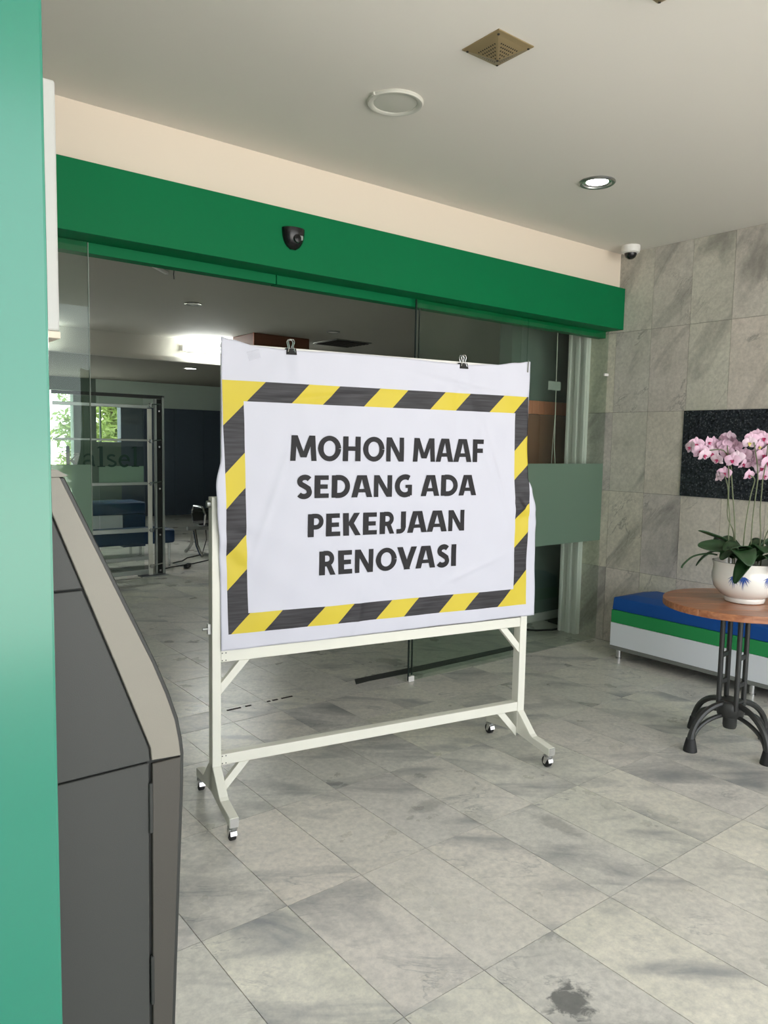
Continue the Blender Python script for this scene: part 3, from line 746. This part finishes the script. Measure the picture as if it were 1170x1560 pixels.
kpanel('side_panel', [(-5.05, 1.254-g3), (-4.601-g3*2, 1.254-g3)]+[(x-g3*2, z) for x, z in inner[2:]]+[(-5.05, .926)], 'kiosk_dark')
kpanel('service_door', [(-5.05, .926-g3*2), (-4.489-g3*2, .926-g3*2), (-4.494-g3*2, .02), (-5.05, .02)], 'kiosk_dark')
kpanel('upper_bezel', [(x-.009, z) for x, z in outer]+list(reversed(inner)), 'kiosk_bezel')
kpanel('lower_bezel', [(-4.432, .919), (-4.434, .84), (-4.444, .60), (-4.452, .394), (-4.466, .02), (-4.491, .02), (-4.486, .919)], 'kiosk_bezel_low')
rim_o = outer+low[1:]; rim = rim_o+[(x-.0095, z) for x, z in reversed(rim_o)]
K().prism(rim, Y0+.006, Y1-.006).build('front_rim', 'kiosk_rim', kk, bevel=.002, segs=1)
K().prism([(-5.05, 1.4445), (-5.05, 1.453), (-4.64, 1.456), (-4.624, 1.446), (-4.634, 1.4445)], Y0, Y1).build('top_cap', 'kiosk_bezel', kk)
K().add([(-4.6165+.001, y, 1.416) for y in (Y0+.04, Y1-.04)]+[(-4.486+.001, y, 1.13) for y in (Y1-.04, Y0+.04)]+[(-4.6165+.006, y, 1.418) for y in (Y0+.04, Y1-.04)]+[(-4.486+.006, y, 1.132) for y in (Y1-.04, Y0+.04)], [(0, 1, 2, 3), (4, 5, 6, 7), (0, 1, 5, 4), (1, 2, 6, 5), (2, 3, 7, 6), (3, 0, 4, 7)]).build('screen', 'black_plastic', kk)
for z0, z1 in ((.79, .885), (.455, .55)):
    K().box(-4.4935, -4.4870, Y0-.004, Y0+.004, z0, z1).build('hinge', 'kiosk_rim', kk, bevel=.001, segs=1)

# ================================================================== BENCH (right)
bn = thing('striped_bench', 'long padded bench in blue, green and white along the marble wall', 'bench', (-.2, -1.9, 0))
bo = (-.2, -1.9, 0); by0, by1 = -3.4, -.405
# blue cushion with tapering tufted end
m = MB(bo); xf = -.385; xb = -.01
ys = [by0, -.62, -.50, by1]
m.add([(xf, by0, .357), (xf, by1, .357), (xb, by1, .357), (xb, by0, .357),
       (xf+.005, by0, .445), (xf+.005, by1-.006, .445), (xb, by1-.006, .445), (xb, by0, .445),
       (xf+.10, by0, .468), (xf+.10, by1-.12, .468), (xb-.0, by1-.12, .468), (xb, by0, .468)],
      [(0, 1, 5, 4), (1, 2, 6, 5), (2, 3, 7, 6), (3, 0, 4, 7), (4, 5, 9, 8), (5, 6, 10, 9), (6, 7, 11, 10), (7, 4, 8, 11), (8, 9, 10, 11), (0, 3, 2, 1)])
m.build('cushion', 'bench_blue', bn, bevel=.008)
MB(bo).box(xf-.003, xb, by0, by1+.002, .265, .356).build('stripe_band', 'bench_green', bn, bevel=.004)
MB(bo).box(xf-.004, xb, by0, by1+.003, .098, .264).build('front_board', 'bench_white', bn, bevel=.003)
MB(bo).box(xf-.002, xb, by0, by1+.001, .072, .097).build('plinth', 'bench_plinth', bn)
for y in (by1-.05, -1.42, -2.4, by0+.05):
    for x in (xf+.035, xb-.06):
        MB(bo).lathe([(.022, 0), (.022, .010), (.018, .012), (.018, .072)], (x, y, 0), 16).build('leg', 'chrome', bn, smooth=True)

# ================================================================== TABLE
TC = Vector((-1.25, -1.74, 0)); A0 = math.radians(162); AB = math.radians(139)
tb = thing('round_table', 'round teak table on black cast-iron pedestal holding the orchids', 'table', TC)
R = .352; nb = 5; wd = 2*R/nb; ang = math.radians(-38)
for k in range(nb):                      # glued boards of the top
    a = -R+wd*k+.0006; b = -R+wd*(k+1)-.0006; pts = []
    N = 14
    for i in range(N+1):
        y = a+(b-a)*i/N; pts.append((math.sqrt(max(0, R*R-y*y)), y))
    poly = pts+[(-x, y) for x, y in reversed(pts)]
    poly = [p for i, p in enumerate(poly) if i == 0 or (abs(p[0]-poly[i-1][0])+abs(p[1]-poly[i-1][1])) > 1e-5]
    o = MB().prism(poly, .716, .750, 'z').build('top_board', 'teak', tb, bevel=.003, segs=2); o.rotation_euler = (0, 0, ang)
m = MB()
for a in (A0, A0+PI/2):
    d = Vector((math.cos(a), math.sin(a), 0)); m.bar(d*.14+Vector((0, 0, .708)), -d*.14+Vector((0, 0, .708)), .05, .014)
m.build('top_spider', 'cast_iron', tb, bevel=.003)
o = MB().lathe([(.074, .655), (.082, .665), (.084, .70)], n=4).build('top_block', 'cast_iron', tb, bevel=.004); o.rotation_euler = (0, 0, AB)
o = MB().lathe([(.072, .20), (.074, .235), (.066, .245)], n=4).build('base_block', 'cast_iron', tb, bevel=.004); o.rotation_euler = (0, 0, AB)
for k in range(4):
    a = AB+PI/2*k; d = Vector((math.cos(a), math.sin(a), 0)); d0 = Vector((math.cos(a), math.sin(a), 0))
    s = Vector((-d.y, d.x, 0))
    MB().tube([d*.062+Vector((0, 0, .20)), d*.062+Vector((0, 0, .69))], .0125, 10).build('column_bar', 'cast_iron', tb, smooth=True)
    a2 = a+PI/2; e = Vector((math.cos(a2), math.sin(a2), 0))
    for z in ((.47, .33) if k in (1, 3) else ()): MB().bar(d*.062+Vector((0, 0, z)), e*.062+Vector((0, 0, z)), .012, .022).build('tie', 'cast_iron', tb)
m = MB(); m.lathe([(.03, .095), (.034, .11), (.034, .15), (.062, .16), (.07, .19), (.068, .225), (.06, .235)], n=20); m.build('hub', 'cast_iron', tb, smooth=True)
for k in range(4):
    a = A0+PI/2*k; d = Vector((math.cos(a), math.sin(a), 0))
    def cv(r0, z0, r1, z1, pw):
        out = []
        for i in range(11):
            t = i/10*PI/2; out.append(d*(r0+(r1-r0)*math.sin(t))+Vector((0, 0, z1+(z0-z1)*math.cos(t)**pw)))
        return out
    m = MB(); m.tube(cv(.045, .225, .245, .05, 1.0), [.015]*9+[.018, .02], 8); m.tube(cv(.03, .165, .232, .05, .95), .011, 8)
    m.build('leg', 'cast_iron', tb, smooth=True)
    MB().lathe([(.034, 0), (.033, .012), (.024, .055), (.022, .065)], tuple(d*.245), 16).build('foot', 'black_rubber', tb, smooth=True)

# ---- pot
PC = Vector((-1.222, -1.762, .75))
pt = thing('ceramic_planter', 'round white porcelain planter with blue painted leaves on the teak table', 'planter', PC)
MB().lathe([(.085, .0), (.092, .004), (.096, .018), (.094, .026), (.120, .042), (.148, .075), (.158, .112), (.156, .150), (.153, .178), (.158, .196), (.160, .205), (.153, .206), (.146, .180), (.142, .150)], n=56, cap=True).build('bowl', 'porcelain', pt, smooth=True)
MB().lathe([(.142, .172), (.06, .182), (.002, .184)], n=32, cap=False).build('soil', 'soil', pt, smooth=True)
def onpot(th, z):      # point on the bowl surface
    prof = [(.042, .120), (.075, .148), (.112, .158), (.150, .156), (.178, .153)]
    for (za, ra), (zb, rb) in zip(prof, prof[1:]):
        if za <= z <= zb: r = ra+(rb-ra)*(z-za)/(zb-za)+.0012; break
    else: r = .15
    return Vector((r*math.cos(th), r*math.sin(th), z))
def brush(th, z, dth, dz, w):
    vs = []; fs = []
    for i in range(6):
        t = i/5; ww = w*(1-t)*(.4+1.2*min(1, t*3+.2)); c0 = (th+dth*t, z+dz*t)
        L = math.hypot(dth*.15, dz) or 1; nx, nz = -dz/L, dth*.15/L
        vs += [onpot(c0[0]+nx*ww/.15, c0[1]+nz*ww), onpot(c0[0]-nx*ww/.15, c0[1]-nz*ww)]
        if i: fs.append((2*i-2, 2*i-1, 2*i+1, 2*i))
    return vs, fs
for base in (math.radians(188), math.radians(203), math.radians(246), math.radians(330), math.radians(110), math.radians(40)):
    m = MB(); rnd = random.Random(int(base*100))
    for k in range(13):
        a = math.radians(-165+150*k/12); 
        v, f = brush(base+.10*math.cos(a)*.3, .146, .20*math.cos(a)*rnd.uniform(.6, 1.2), .062*math.sin(a)*rnd.uniform(.6, 1.1)-.004, .0019); m.add(v, f)
    m.build('painted_leaves', 'blue_glaze', pt)

# ---- orchid
oc = thing('orchid', 'pink and white moth orchids with dark strap leaves in the porcelain planter', 'plant', (PC.x, PC.y, .92)); oo = (PC.x, PC.y, .92)
FL = [(-1.416,-1.540,1.520),(-1.346,-1.529,1.536),(-1.397,-1.582,1.501),(-1.401,-1.606,1.483),(-1.287,-1.561,1.547),(-1.248,-1.567,1.538),(-1.370,-1.659,1.462),(-1.210,-1.594,1.559),(-1.232,-1.618,1.533),(-1.176,-1.607,1.570),(-1.170,-1.627,1.545),(-1.178,-1.648,1.529),(-1.327,-1.651,1.377),(-1.287,-1.655,1.394),(-1.321,-1.710,1.459),(-1.271,-1.709,1.474),(-1.232,-1.717,1.444),(-1.173,-1.695,1.489),(-1.316,-1.596,1.491),(-1.271,-1.656,1.493),(-1.172,-1.725,1.566),(-1.212,-1.734,1.548),(-1.107,-1.723,1.588),(-1.123,-1.762,1.572),(-1.088,-1.767,1.553),(-1.145,-1.750,1.531),(-1.126,-1.710,1.449),(-1.109,-1.720,1.485),(-1.157,-1.784,1.486),(-1.163,-1.809,1.452),(-1.158,-1.778,1.421),(-1.161,-1.792,1.386),(-1.211,-1.741,1.387),(-1.098,-1.789,1.512),(-1.067,-1.792,1.472),(-1.094,-1.804,1.411),(-1.045,-1.787,1.553)]
ST = [[(-1.264,-1.711,.92),(-1.264,-1.711,1.059),(-1.266,-1.703,1.114),(-1.283,-1.682,1.179),(-1.276,-1.673,1.306),(-1.284,-1.660,1.371),(-1.291,-1.652,1.391)],
[(-1.262,-1.72,.92),(-1.268,-1.720,1.060),(-1.266,-1.711,1.156),(-1.268,-1.693,1.297),(-1.269,-1.683,1.377),(-1.271,-1.675,1.438),(-1.296,-1.648,1.508),(-1.364,-1.595,1.506),(-1.423,-1.547,1.520)],
[(-1.29,-1.71,.92),(-1.303,-1.703,1.091),(-1.294,-1.701,1.166),(-1.296,-1.689,1.257),(-1.290,-1.682,1.357),(-1.289,-1.675,1.433),(-1.289,-1.663,1.533)],
[(-1.25,-1.757,.92),(-1.254,-1.757,1.058),(-1.237,-1.756,1.179),(-1.217,-1.760,1.289),(-1.198,-1.766,1.365),(-1.217,-1.749,1.385)],
[(-1.235,-1.786,.92),(-1.237,-1.786,1.035),(-1.223,-1.780,1.180),(-1.201,-1.780,1.331),(-1.195,-1.779,1.381),(-1.196,-1.769,1.461),(-1.204,-1.753,1.551)],
[(-1.21,-1.81,.92),(-1.208,-1.817,1.072),(-1.203,-1.805,1.212),(-1.193,-1.802,1.312),(-1.186,-1.800,1.367),(-1.171,-1.803,1.452),(-1.159,-1.801,1.542)],
[(-1.20,-1.82,.92),(-1.200,-1.835,1.078),(-1.169,-1.850,1.164),(-1.155,-1.843,1.313),(-1.151,-1.835,1.413),(-1.143,-1.830,1.513)]]
def smoothpts(p, n=4):
    p = [Vector(q) for q in p]; out = []
    for i in range(len(p)-1):
        a, b, c, d = p[max(i-1, 0)], p[i], p[i+1], p[min(i+2, len(p)-1)]
        for k in range(n):
            t = k/n; out.append(.5*((2*b)+(c-a)*t+(2*a-5*b+4*c-d)*t*t+(3*b-a-3*c+d)*t**3))
    return out+[p[-1]]
for l in ST:
    MB(oo).tube(smoothpts(l), .0032, 6).build('flower_stem', 'stem', oc, smooth=True)
def petal(m, c, ax, ay, az, a, L, w, cup):
    """one rounded petal in the flower plane (ax, ay), az = facing"""
    d = ax*math.cos(a)+ay*math.sin(a); s = az.cross(d); N = 7; vs = []; fs = []
    for i in range(N+1):
        t = i/N; ww = w*math.sin(PI*min(1, .10+t*.93))**.62; z = cup*(t*t*.9-.15*math.sin(t*PI))
        for j in (-1, -.5, 0, .5, 1):
            vs.append(c+d*(L*(t*.97+.03))+s*(ww*j)+az*(z+.006*(1-j*j)*1.0*math.sin(t*PI)))
    for i in range(N):
        for j in range(4): q = i*5+j; fs.append((q, q+1, q+6, q+5))
    m.add(vs, fs)
rnd = random.Random(11); view = (Vector((-4.98, -3.6, 1.50))-PC); view.z = 0; view.normalize()
for i, p in enumerate(FL):
    c = Vector(p); a = rnd.gauss(0, .7)
    az = Vector((view.x*math.cos(a)-view.y*math.sin(a), view.x*math.sin(a)+view.y*math.cos(a), rnd.uniform(-.35, .15)))
    if i in (5, 7, 8, 9, 10, 11, 26, 27): az = -az           # blooms seen from behind
    az.normalize(); ax = Vector((0, 0, 1)).cross(az).normalized(); ay = az.cross(ax)
    k = rnd.uniform(.85, 1.1)
    if i in (12, 32): k = .8
    m = MB(oo)
    petal(m, c, ax, ay, az, math.radians(15), .042*k, .0235*k, .006); petal(m, c, ax, ay, az, math.radians(165), .042*k, .0235*k, .006)
    for dg in (90, 222, 318): petal(m, c-az*.003, ax, ay, az, math.radians(dg), .039*k, .0135*k, -.004)
    f = m.build('flower', 'petal' if i % 3 else 'petal_pale', oc, smooth=True)
    m = MB(oo); petal(m, c+az*.004, ax, ay, az, math.radians(270), .017*k, .007*k, .014); petal(m, c+az*.004, ax, ay, az, math.radians(200), .010*k, .005*k, .012); petal(m, c+az*.004, ax, ay, az, math.radians(340), .010*k, .005*k, .012)
    m.build('flower_lip', 'petal_lip' if i not in (21, 25) else 'petal_bud', f, smooth=True)
def leaf(pts, w, twist=0):
    p = smoothpts(pts, 5); n = len(p); vs = []; fs = []
    for i, q in enumerate(p):
        t = (p[min(i+1, n-1)]-p[max(i-1, 0)]).normalized(); s = t.cross(Vector((0, 0, 1)))
        s = s.normalized() if s.length > .05 else Vector((1, 0, 0))
        s = Matrix.Rotation(twist, 3, t) @ s; nn = s.cross(t); f = i/(n-1); ww = w*(math.sin(PI*(.12+.86*f))**.7)
        for j in (-1, -.5, 0, .5, 1): vs.append(q+s*(ww*j)+nn*(abs(j)**1.5*ww*.28))
    for i in range(n-1):
        for j in range(4): k = i*5+j; fs.append((k, k+1, k+6, k+5))
    o = MB(oo).add(vs, fs).build('leaf', 'leaf', oc, smooth=True); md = o.modifiers.new('thick', 'SOLIDIFY'); md.thickness = .003
rv = Vector((.789, -.615, 0)); dv = Vector((.613, .785, 0)); B = Vector((PC.x, PC.y, .945))
def LP(r, d, z): return B+rv*r+dv*d+Vector((0, 0, z))
leaf([LP(-.01, .02, .02), LP(-.09, .04, .10), LP(-.17, .06, .135), LP(-.225, .06, .155)], .026, .3)
leaf([LP(-.03, .0, .02), LP(-.12, -.01, .075), LP(-.20, -.02, .082), LP(-.26, -.03, .088)], .042, -.7)
leaf([LP(-.02, -.05, .02), LP(-.08, -.10, .075), LP(-.095, -.17, .065), LP(-.09, -.22, .02)], .062, .0)
leaf([LP(-.06, .02, .02), LP(-.14, .02, .055), LP(-.20, .02, .03), LP(-.245, .02, -.02)], .026, .2)
leaf([LP(.0, -.06, .02), LP(-.05, -.13, .045), LP(-.11, -.19, -.005), LP(-.155, -.22, -.065)], .044, .2)
leaf([LP(.03, -.05, .02), LP(.05, -.13, .05), LP(.065, -.19, .01), LP(.065, -.21, -.035)], .048, 0)
leaf([LP(.02, .02, .02), LP(.08, .03, .09), LP(.15, .04, .13), LP(.20, .05, .15)], .034, -.4)
leaf([LP(.03, -.01, .02), LP(.10, -.04, .08), LP(.17, -.08, .07), LP(.24, -.10, .04)], .040, .2)
leaf([LP(.02, -.03, .02), LP(.06, -.09, .085), LP(.11, -.15, .08), LP(.15, -.19, .05)], .040, 0)
leaf([LP(.0, .03, .02), LP(-.03, .12, .09), LP(-.05, .18, .11), LP(-.06, .24, .08)], .036, 0)
leaf([LP(.03, .03, .02), LP(.10, .10, .09), LP(.16, .16, .10), LP(.20, .20, .07)], .036, 0)
leaf([LP(-.02, .0, .02), LP(-.06, -.02, .06), LP(-.11, -.06, .065), LP(-.17, -.10, .03)], .052, .1)
leaf([LP(.02, -.02, .04), LP(.04, -.05, .08), LP(.03, -.10, .10), LP(.02, -.15, .075)], .05, .1)
leaf([LP(.04, -.03, .02), LP(.09, -.11, .06), LP(.12, -.18, .03), LP(.14, -.21, -.02)], .046, .1)
leaf([LP(-.01, -.02, .03), LP(-.05, -.06, .09), LP(-.12, -.10, .10), LP(-.17, -.12, .08)], .044, -.2)
MB(oo).tube(smoothpts([LP(-.15, .0, .04), LP(-.20, .0, .045), LP(-.27, .0, .03), LP(-.315, .0, -.01), LP(-.325, .0, -.03)]), .0045, 6).build('aerial_root', 'leaf', oc, smooth=True)

# ================================================================== BOARD STAND AND BANNER
SO = Vector((-3.682, -.87, 0)); SR = math.radians(-10.077)
bs = thing('board_stand', 'white steel rolling board stand carrying the renovation banner', 'board stand', SO, SR)
WU = 1.5325
MB().box(.022, 1.51, -.014, .012, .70, 1.885).build('board', 'white_plastic', bs, bevel=.003)
MB().box(.022, 1.51, -.020, .016, .682, .700).build('board_frame', 'kiosk_rim', bs)
for u0, u1 in ((-.020, .016), (1.505, 1.545)):
    MB().box(u0, u1, -.022, .030, .10, 1.29).build('post', 'offwhite_paint', bs, bevel=.003)
MB().box(.0165, 1.5045, -.020, .022, .630, .676).build('upper_rail', 'offwhite_paint', bs, bevel=.002)
MB().box(.0165, 1.5045, -.020, .022, .206, .250).build('lower_rail', 'offwhite_paint', bs, bevel=.002)
for sgn, e in ((1, .0165), (-1, 1.5045)):
    for zt in (.629, .205):
        MB().prism([(e, zt-.13), (e, zt-.085), (e+sgn*.075, zt), (e+sgn*.118, zt)], -.018, .004).build('brace', 'offwhite_paint', bs, bevel=.001, segs=1)
for e in (.021, .036):
    for z in (.637, .653, .667, .213, .228, .243):
        if z in (.653, .228): continue
        MB().box(e-.002, e+.002, -.0215, -.0195, z-.002, z+.002).build('rivet', 'kiosk_rim', bs)
for u0 in (-.020, 1.507):
    prof = [(-.262, .062), (-.262, .100), (-.135, .112), (-.120, .120), (-.024, .205), (.034, .205), (.120, .120), (.135, .112), (.240, .100), (.240, .062), (.10, .082), (0, .094), (-.10, .082)]
    MB().prism(prof, u0, u0+.036, 'x').build('foot', 'offwhite_paint', bs, bevel=.002, segs=1)
    for v in (-.240, .222):
        c = (u0+.018, v)
        MB().lathe([(.012, .048), (.020, .052), (.020, .062)], (c[0], c[1], 0), 12).build('caster_mount', 'steel', bs, smooth=True)
        for s in (-1, 1):
            MB().prism([(c[1]-.014, .052), (c[1]+.014, .052), (c[1]+.022, .016), (c[1]+.006, .016)], c[0]+s*.0135-.0015, c[0]+s*.0135+.0015, 'x').build('caster_fork', 'chrome', bs)
        MB().prism([(c[1]-.020, .028), (c[1]-.016, .044), (c[1]+.004, .0575), (c[1]+.026, .0535), (c[1]+.032, .044), (c[1]+.010, .0545), (c[1]-.012, .040), (c[1]-.0175, .028)], c[0]-.0125, c[0]+.0125, 'x').build('caster_hood', 'chrome', bs)
        w = MB().lathe([(.006, -.011), (.025, -.011), (.0265, -.007), (.0265, .007), (.025, .011), (.006, .011)], n=20).build('wheel', 'black_rubber', bs, smooth=True)
        w.matrix_local = Matrix.Translation((c[0], c[1]+.010, .0265)) @ Matrix.Rotation(PI/2, 4, 'Y')
    MB().box(u0+.002, u0+.034, -.2650, -.2615, .064, .099).build('end_cap', 'chrome', bs)
for u0, s in ((-.020, -1), (1.545, 1)):
    MB().box(min(u0, u0+s*.012), max(u0, u0+s*.012), -.006, .012, .745, .785).build('lock_plate', 'steel', bs)
    m = MB().tube([(u0+s*.010, .003, .765), (u0+s*.032, .003, .765)], .006, 8).build('lock_pin', 'steel', bs)
    MB().tube([(u0-s*.006, .004, 1.262), (u0+s*.014, .004, 1.262)], .014, 12).build('pivot', 'steel', bs)

# banner cloth: rest coordinates u (across), z (height)
def lerpt(x, tab):
    if x <= tab[0][0]: return tab[0][1]
    for (a, va), (b, vb) in zip(tab, tab[1:]):
        if x <= b:
            t = (x-a)/(b-a); t = t*t*(3-2*t); return va+(vb-va)*t
    return tab[-1][1]
EL = [(.676, .014), (.90, .012), (1.10, .006), (1.24, -.006), (1.33, -.010), (1.45, .012), (1.60, .016), (1.91, .014)]
ER = [(.684, 1.578), (.95, 1.572), (1.12, 1.566), (1.20, 1.552), (1.30, 1.526), (1.36, 1.506), (1.50, 1.503), (1.91, 1.502)]
ET = [(0, 1.908), (.05, 1.898), (.16, 1.880), (.30, 1.874), (.55, 1.880), (.85, 1.879), (1.0, 1.874), (1.12, 1.870), (1.30, 1.882), (1.42, 1.898), (1.50, 1.908)]
def gs(x, s): return math.exp(-(x/s)**2)
def bulge(u, z):
    """distance in front of the board"""
    d = .006
    d += .0035*math.sin(7*u+1.2)*math.sin(5*z+.4)+.002*math.sin(17*u-9*z)
    d += .016*gs(u-.0, .05)*gs(z-1.27, .16)+.020*gs(u-1.53, .06)*gs(z-1.25, .17)          # over the pivots
    d += .010*gs((u-1.45)-.25*(z-1.20), .03)*gs(z-1.22, .10)-.008*gs((u-1.49)+.3*(z-1.24), .022)*gs(z-1.24, .09)
    d += .006*gs((z-1.24)+.9*(u-1.46), .02)*gs(u-1.48, .07)
    for cu in (.298, 1.122):                                                                 # folds fanning from the clips
        w = max(0, (z-1.35)/.55)
        d += .006*w*(gs((u-cu)-.25*(1.9-z), .03)-.7*gs((u-cu)+.10*(1.9-z), .03)+.6*gs((u-cu)+.55*(1.9-z), .04))
    d += .004*gs((z-.80)-.12*(u-.3), .05)*gs(u-.35, .3)
    d += .005*gs((z-1.05)-.5*(u-.1), .04)*gs(u-.1, .12)+.005*gs((z-1.18)+.3*(u-.08), .03)*gs(u-.08, .1)
    d += .006*gs((u-.20)-.35*(z-1.2), .018)*gs(z-1.25, .22)+.0055*gs((z-1.70)-.10*(u-.5), .014)*gs(u-.45, .28)
    d += .0055*gs((z-1.78)+.16*(u-1.1), .012)*gs(u-1.15, .25)+.0055*gs((u-1.34)+.4*(z-1.35), .016)*gs(z-1.35, .2)
    d += .005*gs((z-.93)-.35*(u-1.2), .014)*gs(u-1.22, .18)+.0045*gs((u-.62)-.15*(z-.8), .016)*gs(z-.78, .12)
    d += .012*gs(u-1.47, .04)*math.sin((z-1.18)*60)*gs(z-1.22, .07)*.55+.006*gs(u-.06, .05)*math.sin((z-1.1)*42+u*20)*gs(z-1.08, .14)
    d += .0022*math.sin(31*u+11*z)*math.sin(9*u-23*z)
    return max(.002, d)
def bpos(u, z, extra=0): return Vector((u, -.0235-bulge(u, z)-extra, z))
NU, NZ = 190, 150
vs = []; fs = []; uv = []
for j in range(NZ+1):
    for i in range(NU+1):
        s = i/NU; t = j/NZ
        zz = .678+.006*s+t*(1.905-.681); l, r = lerpt(zz, EL), lerpt(zz, ER); u = l+(r-l)*s
        ztop = lerpt(u, ET); z = .678+.006*s+t*(ztop-(.678+.006*s))
        vs.append(bpos(u, z)); uv.append((u-.018-.026*(1.74-z), z))
for j in range(NZ):
    for i in range(NU): q = j*(NU+1)+i; fs.append((q, q+1, q+NU+2, q+NU+1))
bn2 = thing('banner', 'white vinyl renovation banner with yellow and black hazard border', 'banner', SO, SR)
me = bpy.data.meshes.new('sheet'); me.from_pydata(vs, [], fs)
ul = me.uv_layers.new(name='print')
for lp in me.loops: ul.data[lp.index].uv = uv[lp.vertex_index]
me.polygons.foreach_set('use_smooth', [True]*len(me.polygons))
def vinyl():
    m = bpy.data.materials.new('vinyl_print'); m.use_nodes = True; nt = m.node_tree; p = nt.nodes['Principled BSDF']
    uvn = nt.nodes.new('ShaderNodeUVMap'); uvn.uv_map = 'print'; sp = nt.nodes.new('ShaderNodeSeparateXYZ'); nt.links.new(uvn.outputs[0], sp.inputs[0])
    U, Z = sp.outputs[0], sp.outputs[1]; mn = lambda *a, **k: math_node(nt, *a, **k)
    def inside(x0, x1, z0, z1):
        a = mn('MULTIPLY', mn('GREATER_THAN', U, x0), mn('LESS_THAN', U, x1)); b = mn('MULTIPLY', mn('GREATER_THAN', Z, z0), mn('LESS_THAN', Z, z1)); return mn('MULTIPLY', a, b)
    band = mn('SUBTRACT', inside(0, 1.482, .742, 1.743), inside(.083, 1.405, .822, 1.664), clamp=True)
    s = mn('FRACT', mn('DIVIDE', mn('ADD', mn('SUBTRACT', U, Z), 1.568+.325*4), .325))
    s0 = mn('SUBTRACT', U, Z)
    blk = mn('MULTIPLY', mn('LESS_THAN', s, .575), mn('MULTIPLY', mn('GREATER_THAN', s0, -1.6), mn('LESS_THAN', s0, .62)))
    n = nt.nodes.new('ShaderNodeTexNoise'); n.inputs['Scale'].default_value = 3; n.inputs['Detail'].default_value = 5; tc = nt.nodes.new('ShaderNodeTexCoord')
    mp = nt.nodes.new('ShaderNodeMapping'); mp.inputs['Scale'].default_value = (2, 2, 40); nt.links.new(tc.outputs['Object'], mp.inputs[0]); nt.links.new(mp.outputs[0], n.inputs['Vector'])
    dark = ramp(nt, n.outputs['Fac'], [(.3, lin(30, 29, 32)), (.75, lin(64, 62, 67))])
    c = mixc(nt, blk, lin(208, 188, 58), dark); c = mixc(nt, band, lin(203, 203, 215), c)
    nt.links.new(c, p.inputs['Base Color']); p.inputs['Roughness'].default_value = .5; p.inputs['Specular IOR Level'].default_value = .35
    MATS['vinyl'] = m; return m
me.materials.append(vinyl())
so = bpy.data.objects.new('sheet', me); COL.objects.link(so); so.parent = bn2
md = so.modifiers.new('thick', 'SOLIDIFY'); md.thickness = .0012; md.offset = -1
for txt, a, b, z0, z1 in (('MOHON MAAF', .298, 1.247, 1.433, 1.537), ('SEDANG ADA', .329, 1.212, 1.280, 1.374), ('PEKERJAAN', .377, 1.151, 1.118, 1.214), ('RENOVASI', .430, 1.113, .955, 1.056)):
    for l in line_quads(txt, a, b, z0, z1):
        m = MB()
        for q in l: m.add([bpos(u, z, .0022) for u, z in q], [(0, 1, 2, 3)])
        m.build('letter', 'print_black', bn2)

# clips and tape holding the banner
def clip(label, u):
    z = lerpt(u, ET); p = SO+Matrix.Rotation(SR, 3, 'Z') @ Vector((u, -.022, z))
    c = thing('binder_clip', label, 'binder clip', p, SR, 'black binder clips on the banner')
    MB().prism([(-.022, -.018), (.016, -.018), (.006, .007), (-.012, .007)], -.021, .021, 'x').build('jaw', 'black_rubber', c, bevel=.001, segs=1)
    for s in (-1, 1):
        y = -.004+s*.004
        MB().tube([(-.015, y+s*.009, -.008), (-.008, y+s*.004, .014), (-.013, y+s*.005, .032), (-.008, y+s*.006, .042), (.008, y+s*.006, .042), (.013, y+s*.005, .032), (.008, y+s*.004, .014), (.015, y+s*.009, -.008)], .0019, 6).build('handle', 'chrome', c, smooth=True)
clip('black binder clip on the banner top edge, left of the two', .298)
clip('black binder clip on the banner top edge, right of the two', 1.122)
def tp(name, label, u, z, w, h, m, rz):
    p = SO+Matrix.Rotation(SR, 3, 'Z') @ bpos(u, z, .002)
    vs = []; fs = []
    for i in range(5):
        for j in range(4):
            a = (i/4-.5)*w; b = (j/3-.5)*h; q = bpos(u+a*math.cos(rz)-b*math.sin(rz), z+a*math.sin(rz)+b*math.cos(rz), .0022); vs.append(q-bpos(u, z, .002))
    for i in range(4):
        for j in range(3): q = i*4+j; fs.append((q, q+4, q+5, q+1))
    o = MB().add(vs, fs).build(name, m, None, loc=p); o.rotation_euler = (0, 0, SR); tag(o, label, 'tape')
tp('clear_tape', 'crumpled clear tape on the banner near its top left corner', .145, 1.845, .05, .035, 'tape_film', .3)
tp('grey_tape', 'thin grey tape strip at the banner top right corner', 1.487, 1.885, .008, .055, 'bench_plinth', -.06)
